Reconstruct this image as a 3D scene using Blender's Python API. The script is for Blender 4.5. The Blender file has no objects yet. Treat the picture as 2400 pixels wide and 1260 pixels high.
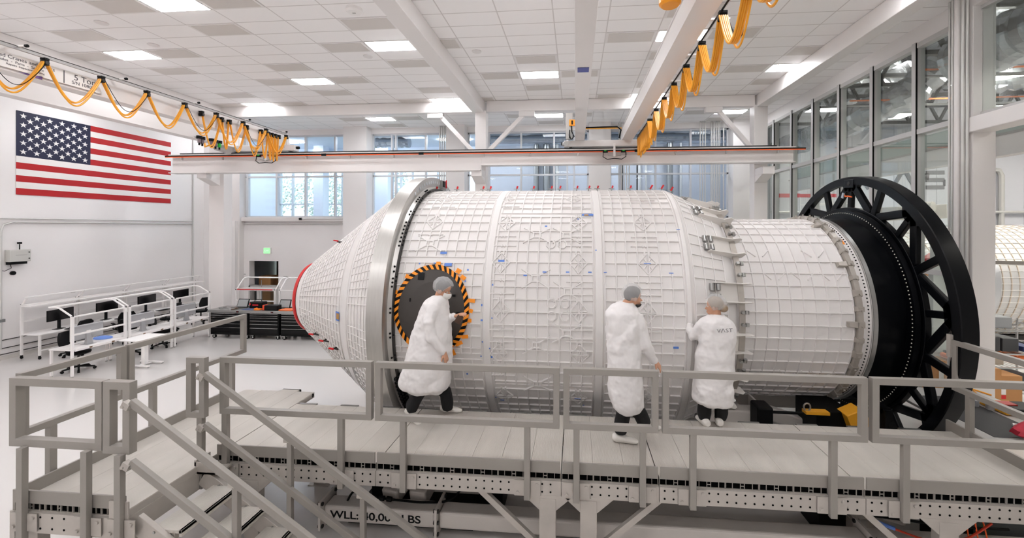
import bpy, bmesh, math, random
from mathutils import Vector, Matrix, Euler
random.seed(7)
PI = math.pi
SC = bpy.context.scene
COL = SC.collection
V = Vector
# ------------------------------------------------------------------ camera
F, TH, U0, V0, HC = 985.6, 0.0882, 1261.9, 532.4, 3.6      # focal length and principal point in pixels of the 2400 x 1260 frame
ROLL = -0.0029
cam = bpy.data.cameras.new('camera'); camo = bpy.data.objects.new('camera', cam); COL.objects.link(camo)
cam.sensor_fit = 'HORIZONTAL'; cam.sensor_width = 36.0; cam.lens = F/2400*36
cam.shift_x = (1200-U0)/2400; cam.shift_y = -(630-V0)/2400
cam.clip_start = 0.05; cam.clip_end = 300
camo.location = (0, 0, HC)
camo.rotation_euler = (Matrix.Rotation(TH, 3, 'Z') @ Matrix.Rotation(PI/2, 3, 'X') @ Matrix.Rotation(-ROLL, 3, 'Z')).to_euler()
SC.camera = camo
# ------------------------------------------------------------------ world, exposure
W = bpy.data.worlds.new('sky'); SC.world = W; W.use_nodes = True
bg = W.node_tree.nodes['Background']; bg.inputs[0].default_value = (0.90, 0.95, 1.0, 1); bg.inputs[1].default_value = 2.0
SC.view_settings.view_transform = 'Standard'; SC.view_settings.look = 'None'
SC.view_settings.exposure = 0.5; SC.view_settings.gamma = 1.0; SC.view_settings.use_curve_mapping = False
SC.cycles.max_bounces = 10; SC.cycles.diffuse_bounces = 8; SC.cycles.glossy_bounces = 3; SC.cycles.transmission_bounces = 4
SC.cycles.transparent_max_bounces = 12; SC.cycles.caustics_reflective = False; SC.cycles.caustics_refractive = False
SC.cycles.use_denoising = True; SC.cycles.sample_clamp_indirect = 6.0
PANEL = 25.0        # radiance of the hall's ceiling light panels
HALL2 = 42.0        # of the fixtures in the neighbouring hall
# ------------------------------------------------------------------ pixel of the photo -> point on a plane of the place
_c, _s = math.cos(TH), math.sin(TH)
def at(u, v, X=None, Y=None, Z=None):
    x = (u-U0)/F; h = (v-V0)/F
    x, h = x*math.cos(ROLL)+h*math.sin(ROLL), h*math.cos(ROLL)-x*math.sin(ROLL)
    d = V((x*_c-_s, x*_s+_c, -h))
    t = X/d.x if X is not None else (Y/d.y if Y is not None else (Z-HC)/d.z)
    return V((0, 0, HC))+d*t
# ------------------------------------------------------------------ materials
def lin(c):
    return tuple(((x/255)/12.92 if x/255 <= .04045 else ((x/255+.055)/1.055)**2.4) for x in c)
MATS = {}
def mat(name, rgb, rough=.5, metal=0., spec=.5, noise=0., nscale=6., bump=0., bscale=40., emit=None, alpha=1., coat=0., stretch=None):
    if name in MATS: return MATS[name]
    m = bpy.data.materials.new(name); m.use_nodes = True; N = m.node_tree.nodes; L = m.node_tree.links
    p = N['Principled BSDF']; c = lin(rgb)
    p.inputs['Base Color'].default_value = (*c, 1); p.inputs['Roughness'].default_value = rough; p.inputs['Metallic'].default_value = metal
    p.inputs['Specular IOR Level'].default_value = spec
    if coat: p.inputs['Coat Weight'].default_value = coat; p.inputs['Coat Roughness'].default_value = .08
    if alpha < 1: p.inputs['Alpha'].default_value = alpha
    if noise or bump:
        tc = N.new('ShaderNodeTexCoord'); mp = N.new('ShaderNodeMapping'); L.new(tc.outputs['Object'], mp.inputs[0])
        if stretch: mp.inputs['Scale'].default_value = stretch
    if noise:
        nz = N.new('ShaderNodeTexNoise'); nz.inputs['Scale'].default_value = nscale; nz.inputs['Detail'].default_value = 4
        L.new(mp.outputs[0], nz.inputs['Vector'])
        mx = N.new('ShaderNodeMix'); mx.data_type = 'RGBA'; L.new(nz.outputs['Fac'], mx.inputs[0])
        mx.inputs[6].default_value = (*[max(0, x*(1-noise)) for x in c], 1); mx.inputs[7].default_value = (*[min(1, x*(1+noise)) for x in c], 1)
        L.new(mx.outputs[2], p.inputs['Base Color'])
    if bump:
        nb = N.new('ShaderNodeTexNoise'); nb.inputs['Scale'].default_value = bscale; L.new(mp.outputs[0], nb.inputs['Vector'])
        b = N.new('ShaderNodeBump'); b.inputs['Strength'].default_value = bump; b.inputs['Distance'].default_value = .01
        L.new(nb.outputs['Fac'], b.inputs['Height']); L.new(b.outputs[0], p.inputs['Normal'])
    if emit:
        p.inputs['Emission Color'].default_value = (*c, 1); p.inputs['Emission Strength'].default_value = emit
    MATS[name] = m; return m
def glass(name, tint, refl=.10, opac=.05):
    if name in MATS: return MATS[name]
    m = bpy.data.materials.new(name); m.use_nodes = True; N = m.node_tree.nodes; L = m.node_tree.links
    N.clear(); o = N.new('ShaderNodeOutputMaterial'); t = N.new('ShaderNodeBsdfTransparent'); t.inputs[0].default_value = (*tint, 1)
    g = N.new('ShaderNodeBsdfGlossy'); g.inputs['Roughness'].default_value = .02; g.inputs[0].default_value = (1, 1, 1, 1)
    fr = N.new('ShaderNodeFresnel'); fr.inputs[0].default_value = 1.35
    ml = N.new('ShaderNodeMath'); ml.operation = 'MULTIPLY_ADD'; L.new(fr.outputs[0], ml.inputs[0]); ml.inputs[1].default_value = .3; ml.inputs[2].default_value = refl*.04
    mx = N.new('ShaderNodeMixShader'); L.new(ml.outputs[0], mx.inputs[0]); L.new(t.outputs[0], mx.inputs[1]); L.new(g.outputs[0], mx.inputs[2])
    L.new(mx.outputs[0], o.inputs[0]); MATS[name] = m; return m
WALL = mat('wall_paint', (231, 228, 227), .6, noise=.02, nscale=.6)
CEILM = mat('beam_paint', (225, 221, 219), .38)
WHITE = mat('white_paint', (236, 234, 232), .4)
WFRAME = mat('white_powder_coat', (234, 231, 229), .35)
GREYP = mat('grey_paint', (176, 174, 172), .5)
ALU = mat('brushed_aluminium', (190, 187, 182), .42, .45, noise=.07, nscale=9, bump=.03, bscale=60)
ALUR = mat('anodised_rail', (145, 140, 134), .42, .1, noise=.04, nscale=4)
STEEL = mat('steel', (170, 170, 168), .28, .9, noise=.08, nscale=12)
DARKST = mat('dark_steel', (60, 58, 56), .4, .6)
BLACK = mat('black_paint', (5, 5, 6), .4, spec=.22)
BLACKP = mat('black_plastic', (6, 6, 7), .5, spec=.2)
RUBBER = mat('black_rubber', (6, 6, 6), .7, spec=.2)
SCREEN = mat('dark_screen', (7, 7, 9), .15)
CHROME = mat('chrome', (200, 200, 200), .12, 1.)
RED = mat('red_plastic', (205, 24, 30), .4)
YEL = mat('yellow_cable', (236, 164, 44), .42, noise=.10, nscale=3)
ORANGE = mat('orange_tape', (248, 150, 26), .5)
BLUET = mat('blue_tape', (88, 128, 205), .6)
ORLINE = mat('orange_conductor', (250, 96, 30), .4)
CARD = mat('cardboard', (182, 132, 84), .8, noise=.08)
YELP = mat('amber_paint', (226, 160, 40), .45)
GREEN = mat('green_plastic', (40, 190, 60), .5)
BLUEC = mat('blue_cloth', (112, 150, 225), .7)
MODW = mat('module_white', (225, 222, 220), .42, noise=.012, nscale=2)
# ------------------------------------------------------------------ mesh builder
class MB:
    def __init__(s): s.v = []; s.f = []; s.m = []; s.cur = 0
    def add(s, vs, fs):
        n = len(s.v); s.v += [V(p) for p in vs]; s.f += [[i+n for i in f] for f in fs]; s.m += [s.cur]*len(fs); return s
    def mi(s, i): s.cur = i; return s
    def box(s, a, b):
        x0, y0, z0 = [min(p, q) for p, q in zip(a, b)]; x1, y1, z1 = [max(p, q) for p, q in zip(a, b)]
        return s.add([(x0,y0,z0),(x1,y0,z0),(x1,y1,z0),(x0,y1,z0),(x0,y0,z1),(x1,y0,z1),(x1,y1,z1),(x0,y1,z1)],
                     [(0,3,2,1),(4,5,6,7),(0,1,5,4),(1,2,6,5),(2,3,7,6),(3,0,4,7)])
    def cbox(s, c, d, rot=None):
        M = Euler(rot).to_matrix() if rot else None
        pts = [V((sx*d[0]/2, sy*d[1]/2, sz*d[2]/2)) for sz in (-1,1) for sx, sy in ((-1,-1),(1,-1),(1,1),(-1,1))]
        pts = [(M@p if M else p)+V(c) for p in pts]
        return s.add(pts, [(0,3,2,1),(4,5,6,7),(0,1,5,4),(1,2,6,5),(2,3,7,6),(3,0,4,7)])
    def hexa(s, p): return s.add(p, [(0,3,2,1),(4,5,6,7),(0,1,5,4),(1,2,6,5),(2,3,7,6),(3,0,4,7)])
    def bar(s, p, q, w, h, up=(0,0,1)):
        p, q = V(p), V(q); d = (q-p).normalized(); x = d.cross(V(up))
        if x.length < 1e-4: x = d.cross(V((0,1,0)))
        x.normalize(); y = x.cross(d)
        r = []
        for e in (p, q): r += [e-x*w/2-y*h/2, e+x*w/2-y*h/2, e+x*w/2+y*h/2, e-x*w/2+y*h/2]
        return s.hexa(r)
    def tube(s, pts, r, n=8, cap=True, closed=False):
        pts = [V(p) for p in pts]; N = len(pts); rs = r if isinstance(r, (list, tuple)) else [r]*N
        base = len(s.v); T = []
        for i in range(N):
            a = pts[i-1] if (i or closed) else pts[i]; b = pts[(i+1) % N] if (i < N-1 or closed) else pts[i]
            t = (b-a); T.append(t.normalized() if t.length > 1e-9 else V((0,0,1)))
        x = T[0].cross(V((0,0,1))); x = x if x.length > .05 else T[0].cross(V((0,1,0))); x.normalize()
        vs = []
        for i in range(N):
            x = x-T[i]*x.dot(T[i]); x.normalize(); y = T[i].cross(x)
            for k in range(n):
                a = 2*PI*k/n; vs.append(pts[i]+(x*math.cos(a)+y*math.sin(a))*rs[i])
        fs = []
        for i in range(N if closed else N-1):
            j = (i+1) % N
            for k in range(n): fs.append((i*n+k, i*n+(k+1) % n, j*n+(k+1) % n, j*n+k))
        if cap and not closed: fs += [tuple(range(n))[::-1], tuple((N-1)*n+k for k in range(n))]
        return s.add(vs, fs)
    def cyl(s, p, q, r, n=16, r2=None): return s.tube([p, q], [r, r if r2 is None else r2], n)
    def loft(s, rings, cap=True, closed=False):
        n = len(rings[0]); vs = [p for r in rings for p in r]; fs = []; N = len(rings)
        for i in range(N if closed else N-1):
            j = (i+1) % N
            for k in range(n): fs.append((i*n+k, i*n+(k+1) % n, j*n+(k+1) % n, j*n+k))
        if cap and not closed: fs += [tuple(range(n))[::-1], tuple((N-1)*n+k for k in range(n))]
        return s.add(vs, fs)
    def lathex(s, prof, y, z, n=96, a0=0., a1=2*PI):      # profile of (x, r) turned about an axis along X
        full = abs(a1-a0-2*PI) < 1e-6; m = n if full else n+1; vs = []; fs = []
        for x, r in prof:
            for k in range(m):
                a = a0+(a1-a0)*k/n; vs.append((x, y+r*math.cos(a), z+r*math.sin(a)))
        for i in range(len(prof)-1):
            for k in range(n):
                q = (k+1) % m; fs.append((i*m+k, i*m+q, (i+1)*m+q, (i+1)*m+k))
        return s.add(vs, fs)
    def ball(s, c, r, n=14, sc=(1,1,1)):
        rings = []
        for i in range(n+1):
            t = PI*i/n; t = min(max(t, .02), PI-.02)
            rings.append([V(c)+V((r*sc[0]*math.sin(t)*math.cos(2*PI*k/(2*n)), r*sc[1]*math.sin(t)*math.sin(2*PI*k/(2*n)), -r*sc[2]*math.cos(t))) for k in range(2*n)])
        return s.loft(rings)
    def prism(s, poly, ext):
        n = len(poly); P = [V(p) for p in poly]; E = V(ext)
        return s.add(P+[p+E for p in P], [tuple(range(n))[::-1], tuple(range(n, 2*n))]+[(i, (i+1) % n, n+(i+1) % n, n+i) for i in range(n)])
    def quad(s, a, b, c, d): return s.add([a, b, c, d], [(0, 1, 2, 3)])
    def build(s, name, mats, parent=None, smooth=False, bevel=0., origin=None, seg=2):
        me = bpy.data.meshes.new(name)
        if not isinstance(mats, (list, tuple)): mats = [mats]
        if parent is not None: o0 = parent_world(parent)
        elif origin is not None: o0 = V(origin)
        else:
            xs = [p.x for p in s.v]; ys = [p.y for p in s.v]; zs = [p.z for p in s.v]
            o0 = V(((min(xs)+max(xs))/2, (min(ys)+max(ys))/2, min(zs)))
        me.from_pydata([p-o0 for p in s.v], [], s.f); me.validate()
        for m in mats: me.materials.append(m)
        if len(mats) > 1:
            for pl, k in zip(me.polygons, s.m): pl.material_index = k
        bm = bmesh.new(); bm.from_mesh(me); bmesh.ops.recalc_face_normals(bm, faces=bm.faces); bm.to_mesh(me); bm.free()
        if smooth:
            me.polygons.foreach_set('use_smooth', [True]*len(me.polygons))
            try: me.set_sharp_from_angle(angle=math.radians(38))
            except Exception: pass
        o = bpy.data.objects.new(name, me); COL.objects.link(o)
        if parent is not None: o.parent = parent; WORLD[o.name] = o0
        else: o.location = o0; WORLD[o.name] = o0
        if bevel:
            b = o.modifiers.new('edge', 'BEVEL'); b.width = bevel; b.segments = seg; b.limit_method = 'ANGLE'; b.angle_limit = math.radians(40)
        return o
WORLD = {}
def parent_world(o): return WORLD[o.name]
def tag(o, label=None, cat=None, group=None, kind=None):
    if label: o['label'] = label
    if cat: o['category'] = cat
    if group: o['group'] = group
    if kind: o['kind'] = kind
    return o
def clones(name, mb, mats, parent, pts, smooth=True):      # one small mesh at the origin, one part per point
    me = bpy.data.meshes.new(name); me.from_pydata([p for p in mb.v], [], mb.f); me.materials.append(mats); o0 = parent_world(parent)
    for p in pts:
        o = bpy.data.objects.new(name, me); COL.objects.link(o); o.parent = parent; o.location = V(p)-o0; WORLD[o.name] = V(p)
def thing(name, loc, label, cat, group=None):
    o = bpy.data.objects.new(name, None); COL.objects.link(o); o.location = loc; o.empty_display_size = .1; WORLD[o.name] = V(loc)
    return tag(o, label, cat, group)
def copy_tree(o, loc=None, rz=None, label=None, parent=None):
    c = o.copy(); COL.objects.link(c); WORLD[c.name] = V(loc) if loc is not None else WORLD.get(o.name, V((0,0,0)))
    if parent is not None: c.parent = parent
    if loc is not None: c.location = loc
    if rz is not None: c.rotation_euler = (0, 0, rz)
    if label: c['label'] = label
    for ch in list(o.children): copy_tree(ch, parent=c)
    return c
def struct(name, mb, mats, smooth=False, bevel=0., label=None):
    o = mb.build(name, mats, smooth=smooth, bevel=bevel); o['kind'] = 'structure'
    if label: o['label'] = label
    return o
def text_mesh(name, body, size, mats, parent, M, depth=.002, font_scale_x=1., align='CENTER', bold=0.):
    cu = bpy.data.curves.new(name, 'FONT'); cu.body = body; cu.size = size; cu.extrude = depth; cu.offset = bold; cu.align_x = align; cu.align_y = 'CENTER'
    t = bpy.data.objects.new(name+'_t', cu); COL.objects.link(t)
    dg = bpy.context.evaluated_depsgraph_get(); me = bpy.data.meshes.new_from_object(t.evaluated_get(dg)); me.name = name
    bpy.data.objects.remove(t); bpy.data.curves.remove(cu)
    me.transform(Matrix.Diagonal((font_scale_x, 1, 1, 1)))
    o0 = parent_world(parent) if parent is not None else V((0,0,0))
    me.transform(Matrix.Translation(-o0) @ M)
    me.materials.clear(); me.materials.append(mats)
    o = bpy.data.objects.new(name, me); COL.objects.link(o)
    if parent is not None: o.parent = parent
    WORLD[o.name] = o0
    return o
def faceM(p, right, up):      # matrix that lays text (x right, y up) at a point
    r = V(right).normalized(); u = V(up); u = (u-r*u.dot(r)).normalized(); n = r.cross(u)
    return Matrix(((r.x, u.x, n.x, p[0]), (r.y, u.y, n.y, p[1]), (r.z, u.z, n.z, p[2]), (0, 0, 0, 1)))
# =================================================================== THE HALL
XL, XR, YB, ZC, YR = -15.32, 6.98, 17.0, 7.72, -7.0
def grid_mat(name, rgb, line, x0, dx, y0, dy, w=.012, rough=.6, bump=True):
    m = bpy.data.materials.new(name); m.use_nodes = True; N = m.node_tree.nodes; L = m.node_tree.links; p = N['Principled BSDF']
    p.inputs['Roughness'].default_value = rough; p.inputs['Specular IOR Level'].default_value = .25
    g = N.new('ShaderNodeNewGeometry'); s = N.new('ShaderNodeSeparateXYZ'); L.new(g.outputs['Position'], s.inputs[0])
    def mth(op, a, b=None):
        n = N.new('ShaderNodeMath'); n.operation = op
        for i, q in enumerate((a, b)):
            if q is None: continue
            if isinstance(q, (int, float)): n.inputs[i].default_value = q
            else: L.new(q, n.inputs[i])
        return n.outputs[0]
    def lines(o, o0, d):
        f = mth('FRACT', mth('ADD', mth('DIVIDE', mth('SUBTRACT', o, o0), d), .5))
        return mth('LESS_THAN', mth('ABSOLUTE', mth('SUBTRACT', f, .5)), w/d)
    k = mth('MAXIMUM', lines(s.outputs[0], x0, dx), lines(s.outputs[1], y0, dy))
    mx = N.new('ShaderNodeMix'); mx.data_type = 'RGBA'; L.new(k, mx.inputs[0]); mx.inputs[6].default_value = (*lin(rgb), 1); mx.inputs[7].default_value = (*lin(line), 1)
    L.new(mx.outputs[2], p.inputs['Base Color']); return m
CT = grid_mat('ceiling_tiles', (243, 241, 240), (210, 206, 204), -1.515, 1.073, 6.9, .5185)
FLOORM = mat('epoxy_floor', (208, 205, 202), .22, spec=.5, noise=.025, nscale=.35, coat=.25)
struct('floor', MB().box((-16, YR-.3, -.2), (24, 24, 0)), FLOORM)
struct('ceiling', MB().box((XL-.3, YR-.3, ZC), (XR+.2, YB+.3, ZC+.2)), CT)
struct('wall_left', MB().box((XL-.3, YR-.3, 0), (XL, YB+.3, ZC)), WALL)
struct('wall_rear', MB().box((XL, YR-.3, 0), (24, YR, 10.5)), WALL)
struct('baseboard_left', MB().box((XL, YR, 0), (XL+.02, 15.5, .1)), mat('base_vinyl', (200, 196, 191), .5))
# ---- back wall: solid below, glazed above
DX0, DX1, DZ = -14.04, -12.70, 2.12
mb = MB().box((XL, YB, 0), (DX0, YB+.3, 3.83)).box((DX1, YB, 0), (XR, YB+.3, 3.83)).box((DX0, YB, DZ), (DX1, YB+.3, 3.83))
struct('wall_back', mb, WALL)
struct('trim_1', MB().box((-14.9, YB-.16, 3.83), (XR, YB+.35, 4.0)), CEILM, bevel=.01)                     # window sill ledge
struct('trim_2', MB().box((XL, YB-.04, 7.5), (XR, YB+.3, ZC)), WALL)                                       # header over the windows
PIERS = [(-9.55, -8.55), (-5.2, -4.45), (.52, 1.36), (5.95, 6.72)]
for k, (a, b) in enumerate(PIERS):
    m_ = MB().box((a, YB-.45, 0 if k == 0 else 0), (b, YB+.3, ZC))
    for z in (2.6, 4.1, 5.0, 6.6): m_.box((a-.004, YB-.454, z), (b+.004, YB-.44, z+.012))
    struct('pillar', m_, WALL)
# pilaster and chase in the far left corner
struct('pillar', MB().box((XL, 16.1, 0), (-14.75, YB, ZC)).box((-14.75, 16.6, 0), (-14.36, YB, 3.83)), WALL)
struct('pillar', MB().box((-14.62, YB-.26, 0), (-14.28, YB+.1, ZC)), CEILM)
# ---- windows of the back wall (frame and panes of each bay)
GLS = glass('window_glass', (.93, .97, 1.0)); FRM = mat('window_frame', (205, 208, 212), .4)
def window(n, x0, x1, z0, z1, mulls, trans, y=YB+.12):
    f = MB()
    f.box((x0, y-.05, z0), (x1, y+.05, z0+.06)).box((x0, y-.05, z1-.06), (x1, y+.05, z1)); f.box((x0, y-.05, z0), (x0+.06, y+.05, z1)).box((x1-.06, y-.05, z0), (x1, y+.05, z1))
    for x in mulls: f.box((x-.035, y-.07, z0), (x+.035, y+.07, z1))
    for z in trans: f.box((x0, y-.05, z-.035), (x1, y+.05, z+.035))
    o = f.build('window_%d' % n, FRM); o['kind'] = 'structure'
    g = MB().box((x0+.06, y-.006, z0+.06), (x1-.06, y+.006, z1-.06)).build('pane', GLS, o)
    return o
bx = lambda u: at(u, 450, Y=YB+.12).x
window(1, -14.3, -9.55, 4.0, 7.5, [bx(582), bx(650), bx(717), bx(786)], [5.74])
window(2, -8.55, -5.2, 4.0, 7.5, [bx(873), bx(919), bx(928), bx(998)], [5.74])
window(3, -4.45, .52, 4.0, 7.5, [bx(1146), bx(1221), bx(1298), bx(1329), bx(1345)], [5.74])
window(4, 1.36, 5.95, 4.0, 7.5, [bx(1454), bx(1535), bx(1617)], [5.74])
# ---- raised corridor behind the back windows
CG = mat('corridor_panel', (192, 195, 202), .55); CGL = mat('corridor_soffit', (222, 230, 240), .5)
struct('floor', MB().box((XL, YB+.3, 3.5), (XR, 20.8, 3.7)), mat('corridor_floor', (170, 172, 176), .5))
struct('ceiling', MB().box((XL, YB+.3, 7.6), (XR+.3, 20.8, 7.75)), CGL)
struct('wall_back', MB().box((-4.5, 20.5, 3.7), (XR+.3, 20.8, 7.6)), CG)
struct('wall_back', MB().box((XL, 20.5, 6.45), (-4.5, 20.8, 7.6)), CGL)
struct('wall_left', MB().box((XL-.3, YB+.3, 0), (XL, 20.8, 7.75)), CGL)
struct('wall_right', MB().box((XR, YB+.3, 3.5), (XR+.3, 20.8, 7.75)), CG)
window(5, XL, -4.5, 3.7, 6.45, [-14.6, -13.2, -11.9, -11.6, -10.2, -8.8, -8.2, -6.9, -5.7], [4.75], y=20.6)
for x, w_ in ((-12.9, .5), (-9.8, .7), (-6.2, .45)):
    struct('column', MB().box((x, 19.7, 3.7), (x+w_, 20.2, 7.6)), CGL)
def label_fix(o, t): o['label'] = t
# small wall at the foot: the office behind the glass door
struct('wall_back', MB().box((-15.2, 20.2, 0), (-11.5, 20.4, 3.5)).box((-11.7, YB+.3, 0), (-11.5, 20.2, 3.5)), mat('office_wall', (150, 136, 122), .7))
# outside: lawn, picket fence and trees
struct('ground', MB().box((-60, 20.9, 2.9), (20, 70, 3.1)), mat('lawn', (120, 140, 90), .9, noise=.2))
# ---- glazed right wall
MU = [16.7, 15.49, 14.26, 13.035, 11.8, 10.55, 9.3]
FR2 = mat('mullion_grey', (192, 191, 190), .4)
GL2 = glass('hall_glass', (.94, .97, .96))
struct('trim_3', MB().box((XR-.03, 8.0, 7.38), (XR+.2, YB, ZC)), WALL)
f = MB()
for y in MU: f.box((XR-.06, y-.055, 0), (XR+.12, y+.055, 7.4))
for z in (.05, 2.75, 5.57, 7.33): f.box((XR-.045, 8.4, z-.05), (XR+.1, YB, z+.05))
o = f.build('window_6', FR2); o['kind'] = 'structure'
MB().box((XR+.03, 8.45, .1), (XR+.042, YB-.05, 7.33)).build('pane', GL2, o)
for y in MU: MB().box((XR-.064, y-.062, 0), (XR-.03, y-.055, 7.38)).build('gasket', RUBBER, o)
# big column on the right and the bay nearer to the camera
struct('column', MB().box((XR-.12, 7.93, 0), (XR+.25, 8.36, ZC)), CEILM, bevel=.01)
struct('beam', MB().box((XR-.18, YR, 5.27), (XR+.2, 8.1, 5.53)), CEILM, bevel=.012)
struct('beam', MB().box((XR-.12, YR, 7.46), (XR+.2, 7.95, ZC)), CEILM, bevel=.012)
o = MB().box((XR, YR, 5.53), (XR+.1, 7.93, 5.62)).box((XR, YR, 7.4), (XR+.1, 7.93, 7.46)).build('window_7', FR2); o['kind'] = 'structure'
MB().box((XR+.03, YR, 5.6), (XR+.042, 7.93, 7.42)).build('pane', GL2, o)
# ---- steel frame under the ceiling
def ibeam(mb, p, q, w, h, tf=.03, tw=.02):
    p, q = V(p), V(q)
    mb.bar(p+V((0,0,h-tf/2)), q+V((0,0,h-tf/2)), w, tf); mb.bar(p+V((0,0,tf/2)), q+V((0,0,tf/2)), w, tf); mb.bar(p+V((0,0,h/2)), q+V((0,0,h/2)), tw, h-2*tf)
    return mb
struct('column', MB().box((-3.28, 13.5, 0), (-2.92, 13.85, 7.4)), CEILM, bevel=.01)
struct('column', MB().box((5.48, 13.5, 0), (5.88, 13.85, 7.4)), CEILM, bevel=.01)
struct('column', MB().box((-12.65, 13.5, 0), (-12.1, 13.85, 7.4)), CEILM, bevel=.01)
struct('beam', MB().box((-12.6, 13.5, 7.36), (-3.35, 13.72, 7.71)), CEILM, bevel=.01)
struct('beam', MB().box((-2.9, 13.5, 7.36), (5.5, 13.72, 7.71)), CEILM, bevel=.01)
struct('beam', MB().box((-3.36, YR, 7.34), (-2.98, 13.9, 7.715)), CEILM, bevel=.01)
struct('beam', MB().box((5.56, YR, 7.34), (5.86, 13.9, 7.715)), CEILM, bevel=.01)
struct('beam', MB().box((-12.5, YR, 7.34), (-12.2, 13.9, 7.715)), CEILM, bevel=.01)
for (xa, xb) in ((-4.6, -3.38), (-1.55, -2.85), (4.33, 5.42)):
    sg = 1 if xb > xa else -1
    struct('brace', MB().bar((xa, 13.62, 7.40), (xb, 13.62, 6.1), .13, .13).box((xa-.3, 13.52, 7.2), (xa+.22, 13.72, 7.37)), CEILM, bevel=.008)
# crane runway beam
f = ibeam(MB(), (-13.5, 13.0, 5.36), (-2.95, 13.0, 5.36), .32, .62); f = ibeam(f, (-2.95, 13.0, 5.52), (6.38, 13.0, 5.52), .32, .46)
for x in (-12.4, -3.1, 5.67): f.box((x-.17, 12.95, 5.2), (x+.17, 13.5, 5.42)); f.prism([(x-.17, 13.5, 5.0), (x-.17, 13.5, 5.2), (x-.17, 12.98, 5.2)], (.34, 0, 0))
struct('runway_beam', f, CEILM, bevel=.006)
struct('runway_beam', ibeam(MB(), (-13.5, -3.0, 5.52), (6.38, -3.0, 5.52), .32, .46), CEILM)
rail = MB().box((-13.2, 12.96, 5.98), (5.9, 13.04, 6.04)).build('crane_rail', DARKST)
tag(rail, 'dark steel crane rail along the top of the white runway beam', 'rail')
cb = thing('conductor_bar', (-13.5, 12.8, 5.9), 'orange and black power conductor bar along the runway beam', 'conductor bar')
MB().box((-13.55, 12.78, 5.87), (6.62, 12.80, 5.895)).build('orange_strip', ORLINE, cb)
MB().box((-13.55, 12.775, 5.895), (6.62, 12.82, 5.93)).build('black_strip', BLACKP, cb)
for i in range(14): MB().box((-13.0+i*1.45, 12.8, 5.78), (-12.97+i*1.45, 12.86, 5.9)).build('hanger', GREYP, cb)
for x in (-8.1, -4.9, 1.75): MB().box((x, 12.77, 5.86), (x+.16, 12.79, 5.94)).build('splice', BLACKP, cb)
# ---- lights and air vents of the ceiling grid
tile = lambda i, j: (-1.515+1.073*i, 6.9+.5185*j)
DIFF = mat('light_diffuser', (250, 250, 253), .5, emit=PANEL); VENT = mat('vent_grey', (206, 201, 196), .6); LFR = mat('light_frame', (225, 222, 220), .4)
LN = {(-6,0): 'at the top left edge', (-9,4): 'above the crane sign', (-3,4): 'left of the ceiling beam', (3,4): 'behind the right bridge girder, near',
      (-6,8): 'over the flag side, middle', (0,8): 'in the middle beside the bridge girder', (6,8): 'by the right ceiling beam', (-9,12): 'by the left crane end',
      (-3,12): 'at the foot of the ceiling beam', (3,12): 'behind the right bridge girder, far', (-6,16): 'beyond the cross beam, left', (0,16): 'beyond the cross beam, middle', (6,16): 'beyond the cross beam, right'}
def ceiling_light(i, j, nm):
    x, y = tile(i, j); t = thing('ceiling_light', (x+.536, y+.26, ZC-.02), 'bright square ceiling light panel '+nm, 'ceiling light', 'ceiling light panels')
    MB().box((x+.02, y+.012, ZC-.012), (x+1.053, y+.5065, ZC+.01)).build('frame', LFR, t)
    MB().box((x+.045, y+.03, ZC-.018), (x+1.028, y+.49, ZC-.012)).build('diffuser', DIFF, t)
def ceiling_vent(i, j, nm):
    x, y = tile(i, j); t = thing('ceiling_vent', (x+.536, y+.26, ZC-.02), nm, 'air vent', 'ceiling air vents')
    MB().box((x+.01, y+.008, ZC-.01), (x+1.063, y+.51, ZC+.01)).build('frame', LFR, t)
    MB().box((x+.06, y+.045, ZC-.014), (x+1.013, y+.474, ZC-.01)).build('grille', VENT, t)
TAKEN = set()
lights = [(i, j) for j in range(-24, 20, 4) for i in range(-12, 9, 3) if (((i+12)//3)+((j+24)//4)) % 2 == 0]
for (i, j) in lights: TAKEN.add((i, j))
for (i, j) in lights:
    x, y = tile(i, j)
    if y > 16.6 or x < XL or x+1.07 > XR: continue
    nm = LN.get((i, j))
    ceiling_light(i, j, nm or 'out of view overhead')
    if nm:
        for di, dj, w_ in ((-1, 0, 'left of'), (1, 0, 'right of'), (0, 2, 'behind'), (0, -2, 'in front of')):
            q = (i+di, j+dj); xx, yy = tile(*q)
            if q in TAKEN or xx < XL or xx+1.07 > XR or yy > 16.3: continue
            P_ = HC-ZC
            TAKEN.add(q); ceiling_vent(q[0], q[1], 'grey air vent %s the light %s' % (w_, nm))
for (u, v, l) in ((235, 60, 'small round white sprinkler plate near the top left light'), (357, 111, 'small round white sprinkler plate near the crane sign'), (860, 135, 'small round white plate below the light left of the beam'), (1115, 122, 'small round white plate right of the ceiling beam')):
    p = at(u, v, Z=ZC-.01); tag(MB().cyl((p.x, p.y, ZC-.015), (p.x, p.y, ZC), .11, 20).build('sprinkler_plate', LFR), l, 'sprinkler')
p = at(827, 29, Z=ZC-.05); t = thing('smoke_detector', (p.x, p.y, ZC-.08), 'round white smoke detector on the ceiling left of the beam', 'smoke detector')
b_ = MB(); b_.loft([[V((p.x+r*math.cos(2*PI*k/24), p.y+r*math.sin(2*PI*k/24), ZC-z)) for k in range(24)] for r, z in ((.05, .085), (.12, .08), (.15, .05), (.15, 0))]).build('body', WHITE, t, smooth=True)
MB().box((p.x-.03, p.y-.012, ZC-.09), (p.x+.03, p.y+.012, ZC-.084)).build('indicator', GREYP, t)
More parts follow.
